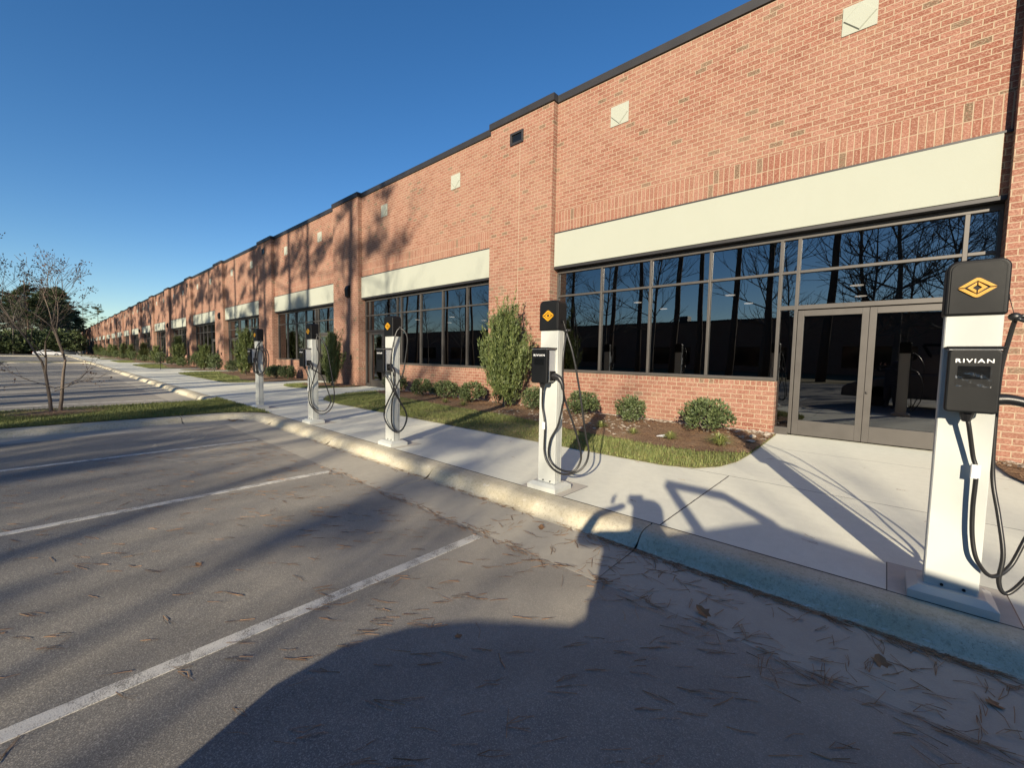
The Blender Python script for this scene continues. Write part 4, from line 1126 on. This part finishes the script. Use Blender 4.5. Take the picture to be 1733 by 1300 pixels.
c2 = make_car(M_['carg']); c2.location = (-168, 4.2, -.15); c2.rotation_euler = (0, 0, math.radians(-86)); tag(c2, 'dark car parked beyond the white sedan near the kerb', 'car')

# ------------------------------------------------------------------ pickup standing behind the photographer (casts the long shadow)
e = empty('pickup_truck', (0, -1.2, -.15)); tag(e, 'pickup truck behind the photographer, present only as its long shadow', 'truck')
Y0, Y1 = 0.0, -1.95
b = MB(); b.prism([(-1.40, .35), (5.3, .35), (5.5, .6), (5.5, 1.25), (4.9, 1.32), (.35, 1.32), (.17, 1.22), (-.5, 1.08), (-.89, .97), (-1.2, .84), (-1.36, .70)], Y1, Y0, 'y')
q_ = b.v[-1]; mk = (q_[:, 1] < -1) & (q_[:, 0] < 0); q_[mk, 0] *= .36; b.build('body', M_['carg'], e, bevel=.05)
b = MB(); b.prism([(.25, 1.33), (4.6, 1.33), (4.2, 2.02), (2.6, 2.15), (1.9, 2.24), (1.21, 2.0), (.79, 1.86), (.55, 1.7)], Y1+.12, Y0-.06, 'y'); q_ = b.v[-1]; mk = (q_[:, 1] < -1) & (q_[:, 0] < 2.0); q_[mk, 0] += .95; b.build('cab', M_['carg'], e, bevel=.05)
for sx in (-.2, 4.3):
    for sy in (Y0-.14, Y1+.34):
        w_ = MB(); w_.tube([(sx, sy-.14, .4), (sx, sy+.14, .4)], .4, 20); w_.build('wheel', M_['tyre'], e)
# unseen triangular frame added beside the cab to cast the A-shaped shadow
b = MB(); zz = .15
b.tube([(1.24, -.1, 1.95), (1.0, -.1, 2.44)], .055, 6); b.tube([(1.0, -.1, 2.44), (1.66, -.1, 2.44), (2.0, -.1, 2.22)], .055, 6); b.build('shadow_frame', M_['black'], e)

# ------------------------------------------------------------------ photographer (behind the lens, visible as shadow)
def skin_obj(name, verts, edges, radii, mat, parent, sub=1):
    me = bpy.data.meshes.new(name); me.from_pydata(verts, edges, []); me.materials.append(mat)
    o = bpy.data.objects.new(name, me); COL.objects.link(o); o.parent = parent
    sk = o.modifiers.new('skin', 'SKIN'); sk.use_smooth_shade = True
    for i, rr in enumerate(radii):
        me.skin_vertices[0].data[i].radius = (rr, rr) if not isinstance(rr, tuple) else rr
    me.skin_vertices[0].data[0].use_root = True
    s_ = o.modifiers.new('sub', 'SUBSURF'); s_.levels = s_.render_levels = sub
    return o
pe = empty('person', (.20, -.46, -.15), math.radians(41.8)); pe.scale = (1.32, 1.04, 1.04); tag(pe, 'person in dark clothes holding up a phone in both hands, present only as a shadow', 'person')
hp = .92
vs = [(0,0,hp),(0,.0,1.12),(0,0,1.34),(.06,.0,1.47),(.10,.03,1.56),(.12,.05,1.66),(.12,.05,1.76),
      (-.18,0,1.42),(-.36,.10,1.36),(-.19,.36,1.50),(.03,.42,1.57),
      (.18,0,1.42),(.30,.10,1.28),(.18,.36,1.50),(.08,.43,1.60),
      (-.10,0,.86),(-.12,.03,.48),(-.12,-.02,.08),(-.12,.15,.04),
      (.10,0,.86),(.12,.03,.48),(.12,-.02,.08),(.12,.15,.04)]
es = [(0,1),(1,2),(2,3),(3,4),(4,5),(5,6),(2,7),(7,8),(8,9),(9,10),(2,11),(11,12),(12,13),(13,14),(0,15),(15,16),(16,17),(17,18),(0,19),(19,20),(20,21),(21,22)]
rr = [(.22,.14),(.21,.13),(.22,.12),.09,.12,.135,.09,.07,.05,.036,.03,.07,.05,.036,.03,.13,.09,.055,.04,.13,.09,.055,.04]
body = skin_obj('body', vs, es, rr, M_['cloth'], pe, 2)
for sx in (-1, 1):
    for j in range(4):
        z0 = 1.57+.022*j
        fv = [(sx*.08, .43, 1.60), (sx*.075, .455, z0), (sx*.070, .474, z0+.004), (sx*.045, .478, z0+.004)]
        skin_obj('finger', fv, [(0,1),(1,2),(2,3)], [.018, .009, .0085, .0075], M_['skin'], pe, 1)
    skin_obj('thumb', [(sx*.08, .43, 1.61), (sx*.07, .425, 1.66), (sx*.055, .425, 1.685)], [(0,1),(1,2)], [.017, .010, .009], M_['skin'], pe, 1)
# phone just behind the lens plane
ph = MB(); ph.box(-.075, .075, -.036, .036, -.0045, .0045)
po = ph.build('phone', M_['black'], None, bevel=.004); pm = M.copy(); pm.translation = Vector((0, 0, CAM_Z))-fwd*.012; po.matrix_world = pm
tag(po, 'dark phone held up by the photographer, present only in the shadow', 'phone')
